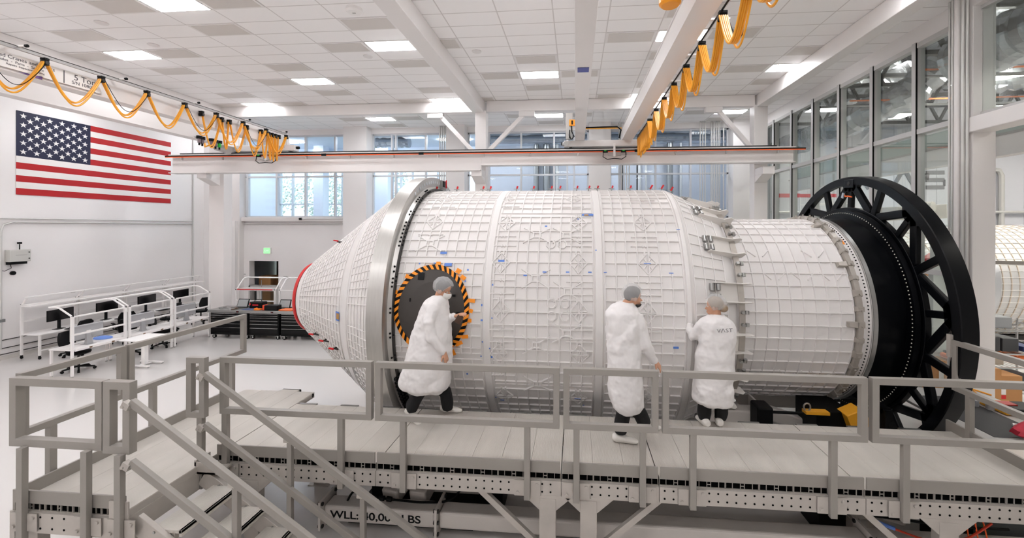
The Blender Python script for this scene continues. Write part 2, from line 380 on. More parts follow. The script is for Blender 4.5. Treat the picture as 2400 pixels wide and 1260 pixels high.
# =================================================================== THE SPACECRAFT MODULE (axis along X)
YC, ZM, RB = 7.778, 2.25, 2.0
def surf(x, a, R): return V((x, YC-R*math.cos(a), ZM+R*math.sin(a)))        # a = 0 faces the camera, +90 deg is up
def cylhit(u, v, R=RB):
    o = V((0, 0, HC)); D = at(u, v, Y=1.0)-o
    a = D.y**2+D.z**2; b = 2*(-D.y*YC+D.z*(HC-ZM)); c = YC**2+(HC-ZM)**2-R*R
    t = (-b-math.sqrt(max(0, b*b-4*a*c)))/(2*a); P = o+D*t
    return P.x, math.atan2(P.z-ZM, -(P.y-YC))
def rib(mb, path, Rf, w=.016, h=.021, closed=False):
    P = [surf(x, a, Rf(x)) for x, a in path]; Nn = [(surf(x, a, 1.)-surf(x, a, 0.)).normalized() for x, a in path]
    vs = []; n = len(P)
    for i in range(n):
        t = (P[(i+1) % n if closed else min(i+1, n-1)]-P[i-1 if closed else max(i-1, 0)]).normalized(); s = t.cross(Nn[i]).normalized()
        vs += [P[i]-s*w*.75-Nn[i]*.004, P[i]-s*w*.4+Nn[i]*h, P[i]+s*w*.4+Nn[i]*h, P[i]+s*w*.75-Nn[i]*.004]
    fs = []
    for i in range(n if closed else n-1):
        j = (i+1) % n
        fs += [(4*i+k, 4*i+k+1, 4*j+k+1, 4*j+k) for k in range(3)]
    if not closed: fs += [(0, 1, 2, 3), (4*n-1, 4*n-2, 4*n-3, 4*n-4)]
    mb.add(vs, fs)
def arc(x, a0, a1, st=math.radians(2.5)):
    n = max(2, int(abs(a1-a0)/st)); return [(x, a0+(a1-a0)*i/n) for i in range(n+1)]
D5 = math.radians(5)
module = thing('spacecraft_module', (-.5, YC, .25), 'huge white ribbed spacecraft hull lying across the hall behind the platform', 'spacecraft module')
def skin(mb, prof, n=144): mb.lathex(prof, YC, ZM, n)
CONST = lambda x: RB
# --- feature marks (pixels in the photo) : diamonds, crosses, octagons, double stubs
DIA = [(1020,522),(1188,524),(1356,523),(1505,522),(1175,616),(1356,616),(1518,617),(1174,728),(1358,729),(1519,732),(1172,828),(1360,830),(1185,925),(1357,930),(1512,926),(1045,470),(1190,468),(1345,467)]
CRS = [(1008,572),(1259,552),(1328,552),(1256,653),(1332,683),(1330,780),(1259,808),(1262,898)]
OCT = [(1291,573),(1318,573),(1294,710),(1325,710),(1294,740),(1325,740)]
STB = [(1010,552),(1180,555),(1180,577),(1356,555),(1356,577),(1510,555),(1510,577),(1178,657),(1178,688),(1360,660),(1360,690),(1520,660),(1520,690),(1175,772),(1175,800),(1360,772),(1360,800),(1520,775),(1520,803),(1178,878),(1358,878),(1505,470),(1505,488),(1190,486),(1340,486),(1040,488)]
BANDS = [(-2.62, -1.315), (-1.15, .245), (.41, 1.47)]
hull = MB(); skin(hull, [(-2.70, 2.0), (1.54, 2.0)]); hull.build('barrel_skin', MODW, module, smooth=True)
for k, (xa, xb) in enumerate(BANDS):
    mb = MB(); n = round((xb-xa)/.15)
    lim = {0: (math.radians(25.8), math.radians(-13.7), math.radians(-52), math.radians(65)), 1: (math.radians(49.9), math.radians(-28), math.radians(-68), math.radians(88)), 2: (math.radians(90), math.radians(-90))}[k]
    segs = []
    cuts = sorted(lim); cuts = [math.radians(-90)]+[c for c in cuts if abs(c) < 1.5]+[math.radians(270)]
    cuts = [c for c in cuts]
    g = math.radians(1.3)
    for a0, a1 in zip(cuts[:-1], cuts[1:]):
        a0 += g; a1 -= g
        for x in (xa, xb): rib(mb, arc(x, a0, a1), CONST, .014, .018)
        for a in (a0, a1): rib(mb, [(xa, a), ((xa+xb)/2, a), (xb, a)], CONST, .014, .018)
        for i in range(1, n):
            x = xa+(xb-xa)*i/n
            rib(mb, arc(x, a0, a1), CONST)
        m0 = math.ceil(a0/D5+.25); m1 = math.floor(a1/D5-.25)
        for q in range(m0, m1+1): rib(mb, [(xa, q*D5), ((xa+xb)/2, q*D5), (xb, q*D5)], CONST, .014, .022)
    def near(p): return xa < p[0] < xb
    for u, v in DIA:
        x, a = cylhit(u, v)
        if not near((x, a)): continue
        dx, da = .125, math.radians(4.4)
        for q in ((dx, da), (-dx, da), (dx, -da), (-dx, -da)):
            rib(mb, [(x+q[0], a), (x, a+q[1])], CONST, .014, .022); rib(mb, [(x, a), (x+q[0]*.42, a+q[1]*.5)], CONST, .01, .018)
        rib(mb, [(x-dx, a), (x+dx, a)], CONST, .012, .022); rib(mb, [(x, a-da), (x, a+da)], CONST, .012, .022)
        for s_ in (-1, 1): rib(mb, arc(x+s_*.03, a+da-.015, a+da+.015), CONST, .022, .024)
    for u, v in CRS:
        x, a = cylhit(u, v)
        if near((x, a)):
            for sx in (-1, 1):
                for sa in (-1, 1): rib(mb, [(x+sx*.05, a+sa*.02), (x+sx*.20, a+sa*.068)], CONST, .016, .022)
            for s_ in (-1, 1): rib(mb, [(x-.05, a+s_*.02), (x+.05, a+s_*.02)], CONST, .02, .022); rib(mb, [(x+s_*.05, a-.02), (x+s_*.05, a+.02)], CONST, .02, .022)
    for u, v in OCT:
        x, a = cylhit(u, v)
        if near((x, a)):
            pts = [(x+.062*math.cos(t), a+.034*math.sin(t)) for t in [PI/8+PI/4*i for i in range(8)]]
            rib(mb, pts, CONST, .016, .022, closed=True)
    for u, v in STB:
        x, a = cylhit(u, v)
        if near((x, a)):
            rib(mb, [(x-.19, a), (x, a), (x+.19, a)], CONST, .014, .022)
            for s_ in (-.02, .02): rib(mb, [(x+s_-.008, a), (x+s_+.008, a)], CONST, .034, .024)
    mb.build('rib_panel', MODW, module, smooth=False)
for x0, x1 in ((-1.29, -1.175), (.27, .385), (1.49, 1.60)):
    mb = MB(); skin(mb, [(x0, 2.0), (x0+.012, 2.022), (x1-.012, 2.022), (x1, 2.0)] if x0 < 1.4 else [(x0, 2.0), (x0+.01, 2.018), (1.55, 2.016), (x1, 1.97)])
    mb.build('weld_band', MODW, module, smooth=True)
# --- aft cone and its closing face
CONE = lambda x: 2.0+(x-1.54)/(2.2-1.54)*(1.72-2.0)
mb = MB(); skin(mb, [(1.54, 2.0), (2.2, 1.72), (2.26, 1.68), (2.28, 1.47)])
for x in (1.62, 1.78, 1.94, 2.10): rib(mb, arc(x, -PI/2, 1.5*PI), CONE, .014, .016)
for q in range(72):
    a = q*D5
    if q % 6 != 3: rib(mb, [(1.62, a), (2.1, a)], CONE, .014, .018)
mb.build('aft_cone', MODW, module, smooth=True)
# --- narrow aft barrel
NB = lambda x: 1.49
mb = MB(); skin(mb, [(2.2, 1.49), (4.02, 1.49)], 120)
na = math.radians(7.2); flat = 6
for i in range(10): rib(mb, arc(2.42+i*.165, -PI/2, 1.5*PI, math.radians(3.6)), NB, .013, .018)
for q in range(50):
    if q in (6,): continue
    a = q*na-math.radians(1.5); rib(mb, [(2.42, a), (3.905, a)], NB, .014, .02)
for (x, q) in ((2.9, 3.5), (3.3, 3.5), (3.7, 3.5), (3.15, -4.5), (3.6, -4.5), (2.75, 5.5), (3.55, 5.5)):
    a = q*na
    for s_ in (-1, 1): rib(mb, [(x+s_*.05, a-.03), (x+s_*.16, a+.05)], NB, .013, .018)
mb.build('aft_barrel', MODW, module, smooth=True)
# --- nose cone: two finely waffled sections
NC = lambda x: .64+(x+5.02)/(2.1)*1.49
mb = MB(); skin(mb, [(-5.0, .60), (-4.995, NC(-5.0)), (-2.86, NC(-2.86))])
FN = math.radians(4.3)
def waffle(x0, x1, nr, nm):
    for i in range(nr+1): rib(mb, arc(x0+(x1-x0)*i/nr, -PI/2, 1.5*PI, math.radians(4)), NC, .011, .016)
    for q in range(nm):
        a = 2*PI*q/nm
        if abs((math.degrees(a)+180) % 360-180-1) < 3.2: continue
        rib(mb, [(x0, a), (x1, a)], NC, .011, .016)
waffle(-4.84, -3.60, 15, 72); waffle(-3.36, -2.90, 6, 108)
mb.build('nose_cone', MODW, module, smooth=True)
mb = MB(); skin(mb, [(-3.56, NC(-3.56)), (-3.55, NC(-3.55)+.016), (-3.41, NC(-3.41)+.016), (-3.40, NC(-3.40))]); mb.build('weld_band', MODW, module, smooth=True)
mb = MB(); skin(mb, [(-5.0, .0), (-5.06, .05), (-5.06, .655), (-5.03, .665), (-5.005, .655)], 72); mb.build('nose_rim', mat('red_rim', (196, 30, 30), .4), module, smooth=True)
# --- big machined flange ring
FA = mat('flange_aluminium', (196, 194, 190), .3, .75, noise=.10, nscale=5, bump=.05, bscale=30, stretch=(8, 1, 1))
mb = MB(); skin(mb, [(-2.86, 2.13), (-2.855, 2.268), (-2.62, 2.275), (-2.615, 2.255), (-2.63, 2.10), (-2.56, 2.06), (-2.55, 2.0)], 160)
mb.build('flange_ring', FA, module, smooth=True)
mb = MB()
for a in [math.radians(d) for d in list(range(60, 122, 3))]:
    p = surf(-2.625, a, 2.185); t_ = V((0, math.sin(a), math.cos(a))); mb.cbox(p, (.03, .016, .05), (-(a-PI/2), 0, 0))
mb.build('slot_row', mat('slot_light', (232, 236, 240), .5), module)
pts = []
for d in (14, 15.6, 17.2, 31, 33, 35, 37, 39, 20, 22, 41, 43, 48, 50, 4, 5.6, -4, -5.6, -14, -16, 58, 60, 62, 70, 71.5, 73):
    for k in (0, 1):
        if d in (4, -4, 14, 20, 22) and k: continue
        pts.append(surf(-2.59+.035*k, math.radians(d+.8*k), 2.085-.03*k))
clones('bolt', MB().ball((0, 0, 0), .016, 5), BLACK, module, pts); mb = MB(); skin(mb, [(-2.585, 2.05), (-2.575, 2.072), (-2.555, 2.06), (-2.55, 2.02)], 160); mb.build('shade_band', DARKST, module, smooth=True); mb = MB()  # dark band paints in the shade on the flange ring's inner side
for d in range(-64, -22, 2):
    for k in range(3): mb.ball(surf(-2.585+.03*k, math.radians(d+k*.7), 2.08-.02*k), .03, 4)
mb.build('bolt_cluster', BLACK, module)['kind'] = 'stuff'
mb = MB(); p = surf(-2.60, math.radians(97), 2.19); mb.cbox(p, (.07, .22, .16), (0, 0, 0)); mb.build('splice_plate', STEEL, module)
mb = MB(); mb.cbox(p+V((.04, -.03, .01)), (.012, .10, .11)); mb.build('sensor_box', BLACK, module)
mb = MB(); mb.cbox(p+V((.05, .08, .02)), (.02, .02, .16)); mb.build('red_strap', RED, module)
# --- hatch with hazard tape ring
HX, HA, HW, HH = -2.02, math.radians(5.4), .538, math.radians(18.1)
hm = bpy.data.materials.new('hazard_tape'); hm.use_nodes = True
def hpt(t, k, h): return surf(HX+HW*k*math.cos(t), HA+HH*k*math.sin(t), RB+h)
HATCH = mat('hatch_cover', (62, 57, 53), .5, noise=.08, nscale=20)
mb = MB(); n = 72; c0 = surf(HX, HA, RB+.03)
for i in range(n):
    rr = [[hpt(2*PI*(i+e)/n, k, .03) for k in (0.001, .3, .6, .9)] for e in (0, 1)]
    for k in range(3): mb.add([rr[0][k], rr[0][k+1], rr[1][k+1], rr[1][k]], [(0, 1, 2, 3)])
hatch = mb.build('hatch_cover', HATCH, module, smooth=True)
mb = MB()
for (x_, a_, w_, h_) in ((-2.2, 18.5, .09, .10), (-1.63, 4, .05, .05), (-1.7, 11, .045, .03), (-1.72, -5.5, .035, .12), (-2.33, 9, .02, .05), (-1.8, 1, .08, .03)):
    MB().cbox(surf(x_, math.radians(a_), RB+.034), (w_, .006, h_), (-math.radians(a_), 0, 0)).build('hatch_fitting', BLACK, module)
mb = MB(); ns = 76
for i in range(ns*2):
    t0 = 2*PI*i/(ns*2); t1 = 2*PI*(i+1)/(ns*2); sk = .085
    mb.mi(0 if (i//2) % 2 else 1)
    a_, b_, c_, d_ = (hpt(t0, .885, .034), hpt(t0+sk, 1.0, .034), hpt(t1+sk, 1.0, .034), hpt(t1, .885, .034))
    e_, f_ = hpt(t0+sk, 1.0, .0), hpt(t1+sk, 1.0, .0)
    mb.add([a_, b_, c_, d_, e_, f_], [(0, 1, 2, 3), (1, 4, 5, 2)])
mb.build('hazard_tape', [ORANGE, BLACK], module)
for (u, v, w_, h_, r_) in ((1029, 622, 11, 14, 0), (1076, 637, 12, 12, 30), (1087, 652, 13, 10, 35), (957, 650, 10, 10, 20), (928, 688, 16, 9, -25), (921, 706, 18, 9, -15), (922, 748, 15, 9, 0), (1107, 705, 17, 9, 5), (1103, 728, 15, 9, 15), (1101, 751, 13, 9, 0), (1092, 788, 16, 9, -5), (1078, 804, 18, 9, -25), (1064, 825, 12, 15, -20), (963, 820, 9, 14, 0)):
    x, a = cylhit(u, v); w2 = w_/986*5.75; h2 = h_/986*5.75
    MB().cbox(surf(x, a, RB+.025), (w2, .004, h2), (-a, math.radians(r_), 0)).build('tape_tab', ORANGE, module)
# --- pieces of blue masking tape with notes
mb = MB()
for (u, v, w_, h_) in ((1041, 595, 16, 6), (1052, 622, 18, 8), (985, 620, 3, 4), (1020, 619, 5, 3), (1098, 634, 4, 4), (908, 650, 4, 3), (906, 750, 7, 9), (913, 820, 12, 6), (1377, 505, 29, 7), (1176, 613, 15, 5), (1277, 638, 9, 3), (1331, 638, 8, 3), (1383, 638, 8, 3), (1419, 638, 7, 2), (1573, 639, 10, 2), (1517, 617, 16, 2), (1585, 811, 12, 5), (1232, 646, 8, 3), (1356, 930, 15, 2), (1098, 874, 4, 4), (1155, 745, 3, 3), (1156, 668, 3, 4), (1397, 587, 3, 3), (1131, 715, 3, 5), (1131, 750, 5, 4), (1133, 800, 3, 3), (1589, 538, 8, 2), (1092, 660, 4, 3), (1280, 532, 6, 4), (1355, 515, 5, 3), (1150, 815, 3, 3), (1155, 835, 4, 5), (1130, 833, 3, 3), (1180, 934, 10, 3), (1165, 928, 3, 3), (1370, 945, 4, 3)):
    x, a = cylhit(u, v); w2 = w_/986*5.9; h2 = h_/986*5.9
    mb.cbox(surf(x, a, RB+.023), (w2, .003, h2), (-a, 0, 0))
o = mb.build('blue_tape', BLUET, module); o['kind'] = 'stuff'
mb = MB()
for (u, v, w_, h_) in ((1374, 506, 11, 4), ): x, a = cylhit(u, v); mb.cbox(surf(x, a, RB+.026), (w_/986*6, .003, h_/986*6), (-a, 0, 0))
mb.build('brown_patch', mat('brown_patch', (176, 132, 64), .6), module)
for (x_, d_, sz, m_) in ((-3.62, -.5, (.10, .14), BLUET), (-3.61, -.5, (.08, .09), mat('brown_patch', (0, 0, 0)))):
    a = math.radians(d_); MB().cbox(surf(x_, a, NC(x_)+.02+(.003 if m_ is not BLUET else 0)), (sz[0], .004, sz[1]), (0, 0, math.radians(-35))).build('tape_patch', m_, module)
# --- toggle clamps: red handles along the top and on the nose cone
def clamp(p, tilt=0., big=False):
    mb = MB(); mb.cyl(p, p+V((0, 0, .05)), .012, 8).cbox(p+V((0, 0, .055)), (.10, .014, .012), (0, tilt, 0)); b = mb.build('toggle_clamp', STEEL, module)
    MB().cbox(p+V((.015, 0, .085)), (.028, .022, .05 if not big else .08), (0, .3+tilt, 0)).build('clamp_handle', RED, b)
for u in (1022, 1070, 1131, 1148, 1210, 1249, 1291, 1311, 1351, 1379, 1399, 1433, 1476):
    q = at(u, 448, Y=7.6); clamp(V((q.x, 7.6, 4.24)))
for u in (1524, 1550, 1572): q = at(u, 448, Y=7.6); clamp(V((q.x, 7.6, 4.235 if u < 1560 else 4.2)), .25, True)
def fitx(u, v, Rf, lo, hi):      # where the pixel's ray meets a cone of revolution
    best = None; o = V((0, 0, HC)); D = at(u, v, Y=1.0)-o
    for i in range(400):
        t = 4+6*i/400; P = o+D*t
        r = math.hypot(P.y-YC, P.z-ZM); e = r-Rf(P.x)
        if best is None and lo < P.x < hi and e < 0: best = P
    return best
for (u, v) in ((744, 782), (767, 797), (791, 815), (798, 573), (763, 825)):
    P = fitx(u, v, NC, -5.0, -2.8)
    if P:
        n_ = V((-.57, (P.y-YC), (P.z-ZM))).normalized(); b = MB().cyl(P, P+n_*.05, .014, 8).bar(P+n_*.04-V((.03,0,0)), P+n_*.05+V((.09,0,-.01)), .02, .02).build('toggle_clamp', DARKST, module)
        MB().bar(P+n_*.06-V((.08, 0, -.01)), P+n_*.06, .026, .022).build('clamp_handle', RED, b)
# --- clamp rings with their brackets
RINGM = mat('ring_grey', (172, 166, 158), .4, .4, noise=.15, nscale=14)
mb = MB(); skin(mb, [(2.27, 1.70), (2.26, 1.745), (2.34, 1.75), (2.35, 1.70)]); mb.build('clamp_ring', RINGM, module, smooth=True)
BRK = mat('bracket_white', (222, 218, 213), .35, .1)
def frame(a): return V((0, -math.cos(a), math.sin(a))), V((0, math.sin(a), math.cos(a)))     # radial, tangential
for k in range(16):
    a = math.radians(82-22.5*k); R_, T_ = frame(a); c = V((0, YC, ZM)); mb = MB()
    P = lambda x, r, t: c+V((x, 0, 0))+R_*r+T_*t
    for t in (-.13, .13):
        mb.prism([P(1.88, 1.86, t-.008), P(1.92, 1.90, t-.008), P(2.30, 1.80, t-.008), P(2.40, 1.83, t-.008), P(2.44, 1.80, t-.008), P(2.40, 1.70, t-.008), P(2.26, 1.66, t-.008)], T_*.016)
    mb.hexa([P(1.92, 1.845, -.13), P(2.3, 1.70, -.13), P(2.3, 1.70, .13), P(1.92, 1.845, .13), P(1.92, 1.865, -.13), P(2.3, 1.72, -.13), P(2.3, 1.72, .13), P(1.92, 1.865, .13)])
    b = mb.build('hinge_bracket', BRK, module, bevel=.004)
    mb = MB()
    for t in (-.07, .07): mb.tube([P(1.87, 1.88, t-.05), P(1.87, 1.88, t+.05)], .032, 10); mb.tube([P(1.96, 1.87, t-.045), P(1.96, 1.87, t+.045)], .03, 10)
    mb.build('hinge_roller', STEEL, b, smooth=True)
    for d in (-8.5, 8.5):
        mb = MB()
        R2, T2 = frame(a+math.radians(d)); mb.tube([c+V((2.30, 0, 0))+R2*1.735, c+V((2.30, 0, 0))+R2*1.80], .024, 8); mb.tube([c+V((2.36, 0, 0))+R2*1.76+T2*.025, c+V((2.36, 0, 0))+R2*1.76-T2*.025], .028, 8); mb.build('ring_lug', STEEL, module, smooth=True)
mb = MB(); skin(mb, [(3.925, 1.50), (3.93, 1.555), (3.995, 1.56), (4.0, 1.50)], 120); mb.build('clamp_ring', RINGM, module, smooth=True)
for k in range(44):
    a = 2*PI*k/44; R_, T_ = frame(a); c = V((0, YC, ZM)); P = lambda x, r, t: c+V((x, 0, 0))+R_*r+T_*t
    mb = MB(); w_ = .04 if k % 2 else .055
    mb.hexa([P(3.90, 1.49, -w_), P(4.03, 1.49, -w_), P(4.03, 1.49, w_), P(3.90, 1.49, w_), P(3.93, 1.568, -w_*.7), P(4.01, 1.568, -w_*.7), P(4.01, 1.568, w_*.7), P(3.93, 1.568, w_*.7)])
    mb.tube([P(3.97, 1.56, -.02), P(3.97, 1.59, -.02)], .014, 8)
    if k % 4 == 0: mb.hexa([P(3.80, 1.50, -.04), P(3.92, 1.50, -.04), P(3.92, 1.50, .04), P(3.80, 1.50, .04), P(3.82, 1.54, -.025), P(3.92, 1.56, -.04), P(3.92, 1.56, .04), P(3.82, 1.54, .025)])
    mb.build('clamp_shoe', RINGM, module)
mb = MB(); skin(mb, [(4.0, 1.485), (4.14, 1.49), (4.145, 1.52)]); mb.build('white_collar', MODW, module, smooth=True)
clones('rivet', MB().ball((0, 0, 0), .011, 4), BLACK, module, [surf(4.105, 2*PI*k/180, 1.492) for k in range(-48, 52)])
mb = MB()
for k in range(52, 132): mb.ball(surf(4.105, 2*PI*k/180, 1.492), .011, 4)
o = mb.build('rivet_row', BLACK, module); o['kind'] = 'stuff'
MB().cbox(surf(4.07, math.radians(50), 1.49), (.03, .004, .11), (-math.radians(50), 0, 0)).build('orange_label', ORANGE, module)
mb = MB(); skin(mb, [(4.14, 1.50), (4.15, 1.525), (4.205, 1.53), (4.215, 1.50)]); mb.build('steel_collar', STEEL, module, smooth=True)
# =================================================================== BLACK TURNING RING
BLK = mat('black_anodised', (4, 5, 8), .34, spec=.16, coat=.05)
ring = thing('turning_ring', (4.78, YC, .015), 'tall black spoked wheel ring bolted to the right end of the hull', 'turning ring')
mb = MB(); skin(mb, [(4.205, 1.50), (4.21, 1.515), (4.58, 1.515), (4.585, 1.66), (4.65, 1.67), (4.655, 1.60), (4.70, 1.60)], 144); mb.build('adapter_drum', BLK, ring, smooth=True)
BOLTW = mat('bolt_white', (205, 200, 190), .4); clones('bolt', MB().ball((0, 0, 0), .009, 4), BOLTW, ring, [surf(4.582, 2*PI*k/184, 1.615) for k in range(-50, 50)])
mb = MB()
for k in range(50, 134): mb.ball(surf(4.582, 2*PI*k/184, 1.615), .009, 4)
o = mb.build('bolt_row', BOLTW, ring); o['kind'] = 'stuff'
mb = MB(); skin(mb, [(4.67, 1.60), (4.67, 1.705), (4.675, 1.71), (4.75, 1.71), (4.755, 1.60), (4.67, 1.60)], 144); mb.build('hub', BLK, ring, smooth=True)
mb = MB(); skin(mb, [(4.68, 2.10), (4.68, 2.225), (4.69, 2.235), (4.88, 2.235), (4.885, 2.205), (4.77, 2.20), (4.76, 2.10), (4.68, 2.10)], 160); mb.build('rim', BLK, ring, smooth=True)
def spoke(a0, r0, a1, r1, w):
    p, q = surf(4.725, a0, r0), surf(4.725, a1, r1); mb = MB(); mb.bar(p, q, .07, w, up=(q-p).cross(V((1, 0, 0)))); mb.build('spoke', BLK, ring, bevel=.012)
for k in range(9):
    n_ = math.radians(87-40*k)
    spoke(n_-.015, 2.12, n_-math.radians(17), 1.69, .125); spoke(n_+.015, 2.12, n_+math.radians(17), 1.69, .125); spoke(n_, 2.12, n_, 1.69, .10)
    spoke(n_-math.radians(20), 2.13, n_-math.radians(20), 1.69, .11)
    p = surf(4.78, n_, 2.06); b_ = MB().prism([surf(4.69, n_+d*.0175, r) for d, r in ((-6, 2.11), (6, 2.11), (3.2, 1.98), (-3.2, 1.98))], (.07, 0, 0)); b_.build('gusset', BLK, ring, bevel=.006)
n_ = math.radians(87); b_ = MB(); b_.prism([surf(4.67, n_+d*.0175, r) for d, r in ((-3.2, 2.19), (3.2, 2.19), (3.2, 2.05), (-3.2, 2.05))], (.05, 0, 0)); b_.build('lifting_plate', BLK, ring, bevel=.005)
MB().cyl(surf(4.665, n_, 2.12), surf(4.69, n_, 2.12), .035, 16).build('lifting_eye', DARKST, ring)
MB().tube([surf(4.68, n_+.06, 1.93), surf(4.66, n_+.03, 1.90), surf(4.66, n_, 1.905), surf(4.67, n_-.05, 1.89)], .012, 6).build('orange_cord', mat('orange_cord', (236, 106, 40), .6), ring)
MB().cbox(surf(4.66, n_+.065, 1.92), (.02, .05, .09), (.4, 0, 0)).build('wrapped_connector', mat('foil_grey', (190, 196, 204), .4, .3), ring)
# =================================================================== ALUMINIUM WORK PLATFORM
DZ = 1.06
def deck_mat():
    m = bpy.data.materials.new('grooved_deck'); m.use_nodes = True; N = m.node_tree.nodes; L = m.node_tree.links; p = N['Principled BSDF']
    p.inputs['Roughness'].default_value = .45; p.inputs['Metallic'].default_value = .05
    g = N.new('ShaderNodeNewGeometry'); s = N.new('ShaderNodeSeparateXYZ'); L.new(g.outputs['Position'], s.inputs[0])
    mp = N.new('ShaderNodeMapping'); mp.inputs['Scale'].default_value = (3.2, .7, 1); L.new(g.outputs['Position'], mp.inputs[0])
    nz = N.new('ShaderNodeTexNoise'); nz.inputs['Scale'].default_value = 2.; nz.inputs['Detail'].default_value = 5; L.new(mp.outputs[0], nz.inputs['Vector'])
    mx = N.new('ShaderNodeMix'); mx.data_type = 'RGBA'; L.new(nz.outputs['Fac'], mx.inputs[0]); mx.inputs[6].default_value = (*lin((184, 179, 172)), 1); mx.inputs[7].default_value = (*lin((205, 199, 191)), 1); L.new(mx.outputs[2], p.inputs['Base Color'])
    a = N.new('ShaderNodeMath'); a.operation = 'MULTIPLY'; L.new(s.outputs[0], a.inputs[0]); a.inputs[1].default_value = 2*PI/.0127
    b = N.new('ShaderNodeMath'); b.operation = 'SINE'; L.new(a.outputs[0], b.inputs[0])
    bu = N.new('ShaderNodeBump'); bu.inputs['Strength'].default_value = .35; bu.inputs['Distance'].default_value = .004; L.new(b.outputs[0], bu.inputs['Height']); L.new(bu.outputs[0], p.inputs['Normal'])
    return m
DECK = deck_mat(); CAV = mat('cavity_shade', (6, 6, 6), .9, spec=.05); CAST = mat('weathered_aluminium', (182, 176, 169), .5, .25, noise=.16, nscale=5, bump=.05, bscale=25)
def mframe(mb, p, n, w, d=None):          # mitred rectangular frame: four outer corners p, plane normal n, bar width w, depth d
    d = d or w; P = [V(q) for q in p]; n = V(n).normalized(); c = sum(P, V((0,0,0)))/4; rings = []
    for i in range(4):
        a = (P[i-1]-P[i]).normalized(); b = (P[(i+1) % 4]-P[i]).normalized(); inn = P[i]+(a+b)*w
        rings.append([P[i]-n*d/2, inn-n*d/2, inn+n*d/2, P[i]+n*d/2])
    return mb.loft(rings, closed=True)
def rail_panel(parent, A, B, z0, z1, n, w=.062, posts=(), zb=.80, off=0., bolts=True, name='guardrail'):
    A, B = V(A), V(B); d = (B-A).normalized(); n = V(n)
    g = mframe(MB(), [(A.x, A.y, z0), (B.x, B.y, z0), (B.x, B.y, z1), (A.x, A.y, z1)], n, w).build(name, ALUR, parent, bevel=.003)
    for t in posts:
        c = A+d*t+n*off
        MB().cbox((c.x, c.y, (z0+.01+zb)/2), (.062 if abs(d.x) > .5 else .05, .05 if abs(d.x) > .5 else .062, z0+.01-zb)).build('post', ALUR, g, bevel=.003)
        if bolts:
            for s_ in (-1, 1):
                q = c+d*(.085*s_)-n*.012; mb = MB(); mb.cbox((q.x, q.y, .905), (.10 if abs(d.x) > .5 else .006, .006 if abs(d.x) > .5 else .10, .16)); e = q+d*(.015*s_)+n*.004; zz = .905+.045*s_
                mb.cyl((e.x, e.y, zz), (e.x+n.x*.012, e.y+n.y*.012, zz), .016, 12); mb.build('bracket_plate', CAST, g)
    return g
def plank_deck(parent, x0, x1, y0, y1, pitch=.305, name='deck'):
    mb = MB(); n = max(1, round((x1-x0)/pitch)); p = (x1-x0)/n
    for i in range(n):
        a = x0+p*i; b = a+p
        mb.mi(0); mb.box((a+.0015, y0, DZ-.012), (b-.0015, y1, DZ)); mb.mi(1); mb.box((a+.002, y0, DZ-.078), (b-.002, y1, DZ-.072))
        for f_ in (.0, .2, .44, .56, .80, .985): mb.box((a+.002+p*f_*.985, y0, DZ-.073), (a+.002+p*f_*.985+.004, y1, DZ-.012))
        for f_ in (.44, ): mb.box((a+p*.44, y0, DZ-.045), (a+p*.56, y1, DZ-.041))
        mb.mi(2); mb.box((a+.004, y0+.012, DZ-.071), (b-.004, y0+.018, DZ-.013))  # black plate set inside the hollow plank end to imitate its shade
    return mb.build(name, [DECK, CAST, CAV], parent)
def hole_beam(parent, x0, x1, y, z0, z1, step=.087, skip=(), name='side_beam'):
    mb = MB(); mb.box((x0, y, z0), (x1, y+.05, z1)); mb.mi(1)
    n = int((x1-x0-.08)/step)
    for i in range(n+1):
        for z in (z0+.045, z1-.035):
            x = x0+.05+i*step; mb.cyl((x, y+.004, z), (x, y-.0015, z), .0105, 8)
    return mb.build(name, [CAST, CAV], parent)
YN, YF = 4.35, 5.70
sect = [(-3.98, -2.13), (-2.13, -.14), (-.14, .85), (.85, 2.81), (2.81, 4.72)]
names = ['left end section of the aluminium work platform next to the stair', 'second section of the aluminium work platform, below the hatch', 'short middle section of the aluminium work platform', 'fourth section of the aluminium work platform, below the standing woman', 'right end section of the aluminium work platform with its side rail']
posts = [(-3.83, -2.50), (-1.81, -.49), (.015, .68), (1.17, 2.49), (3.14, 4.5)]
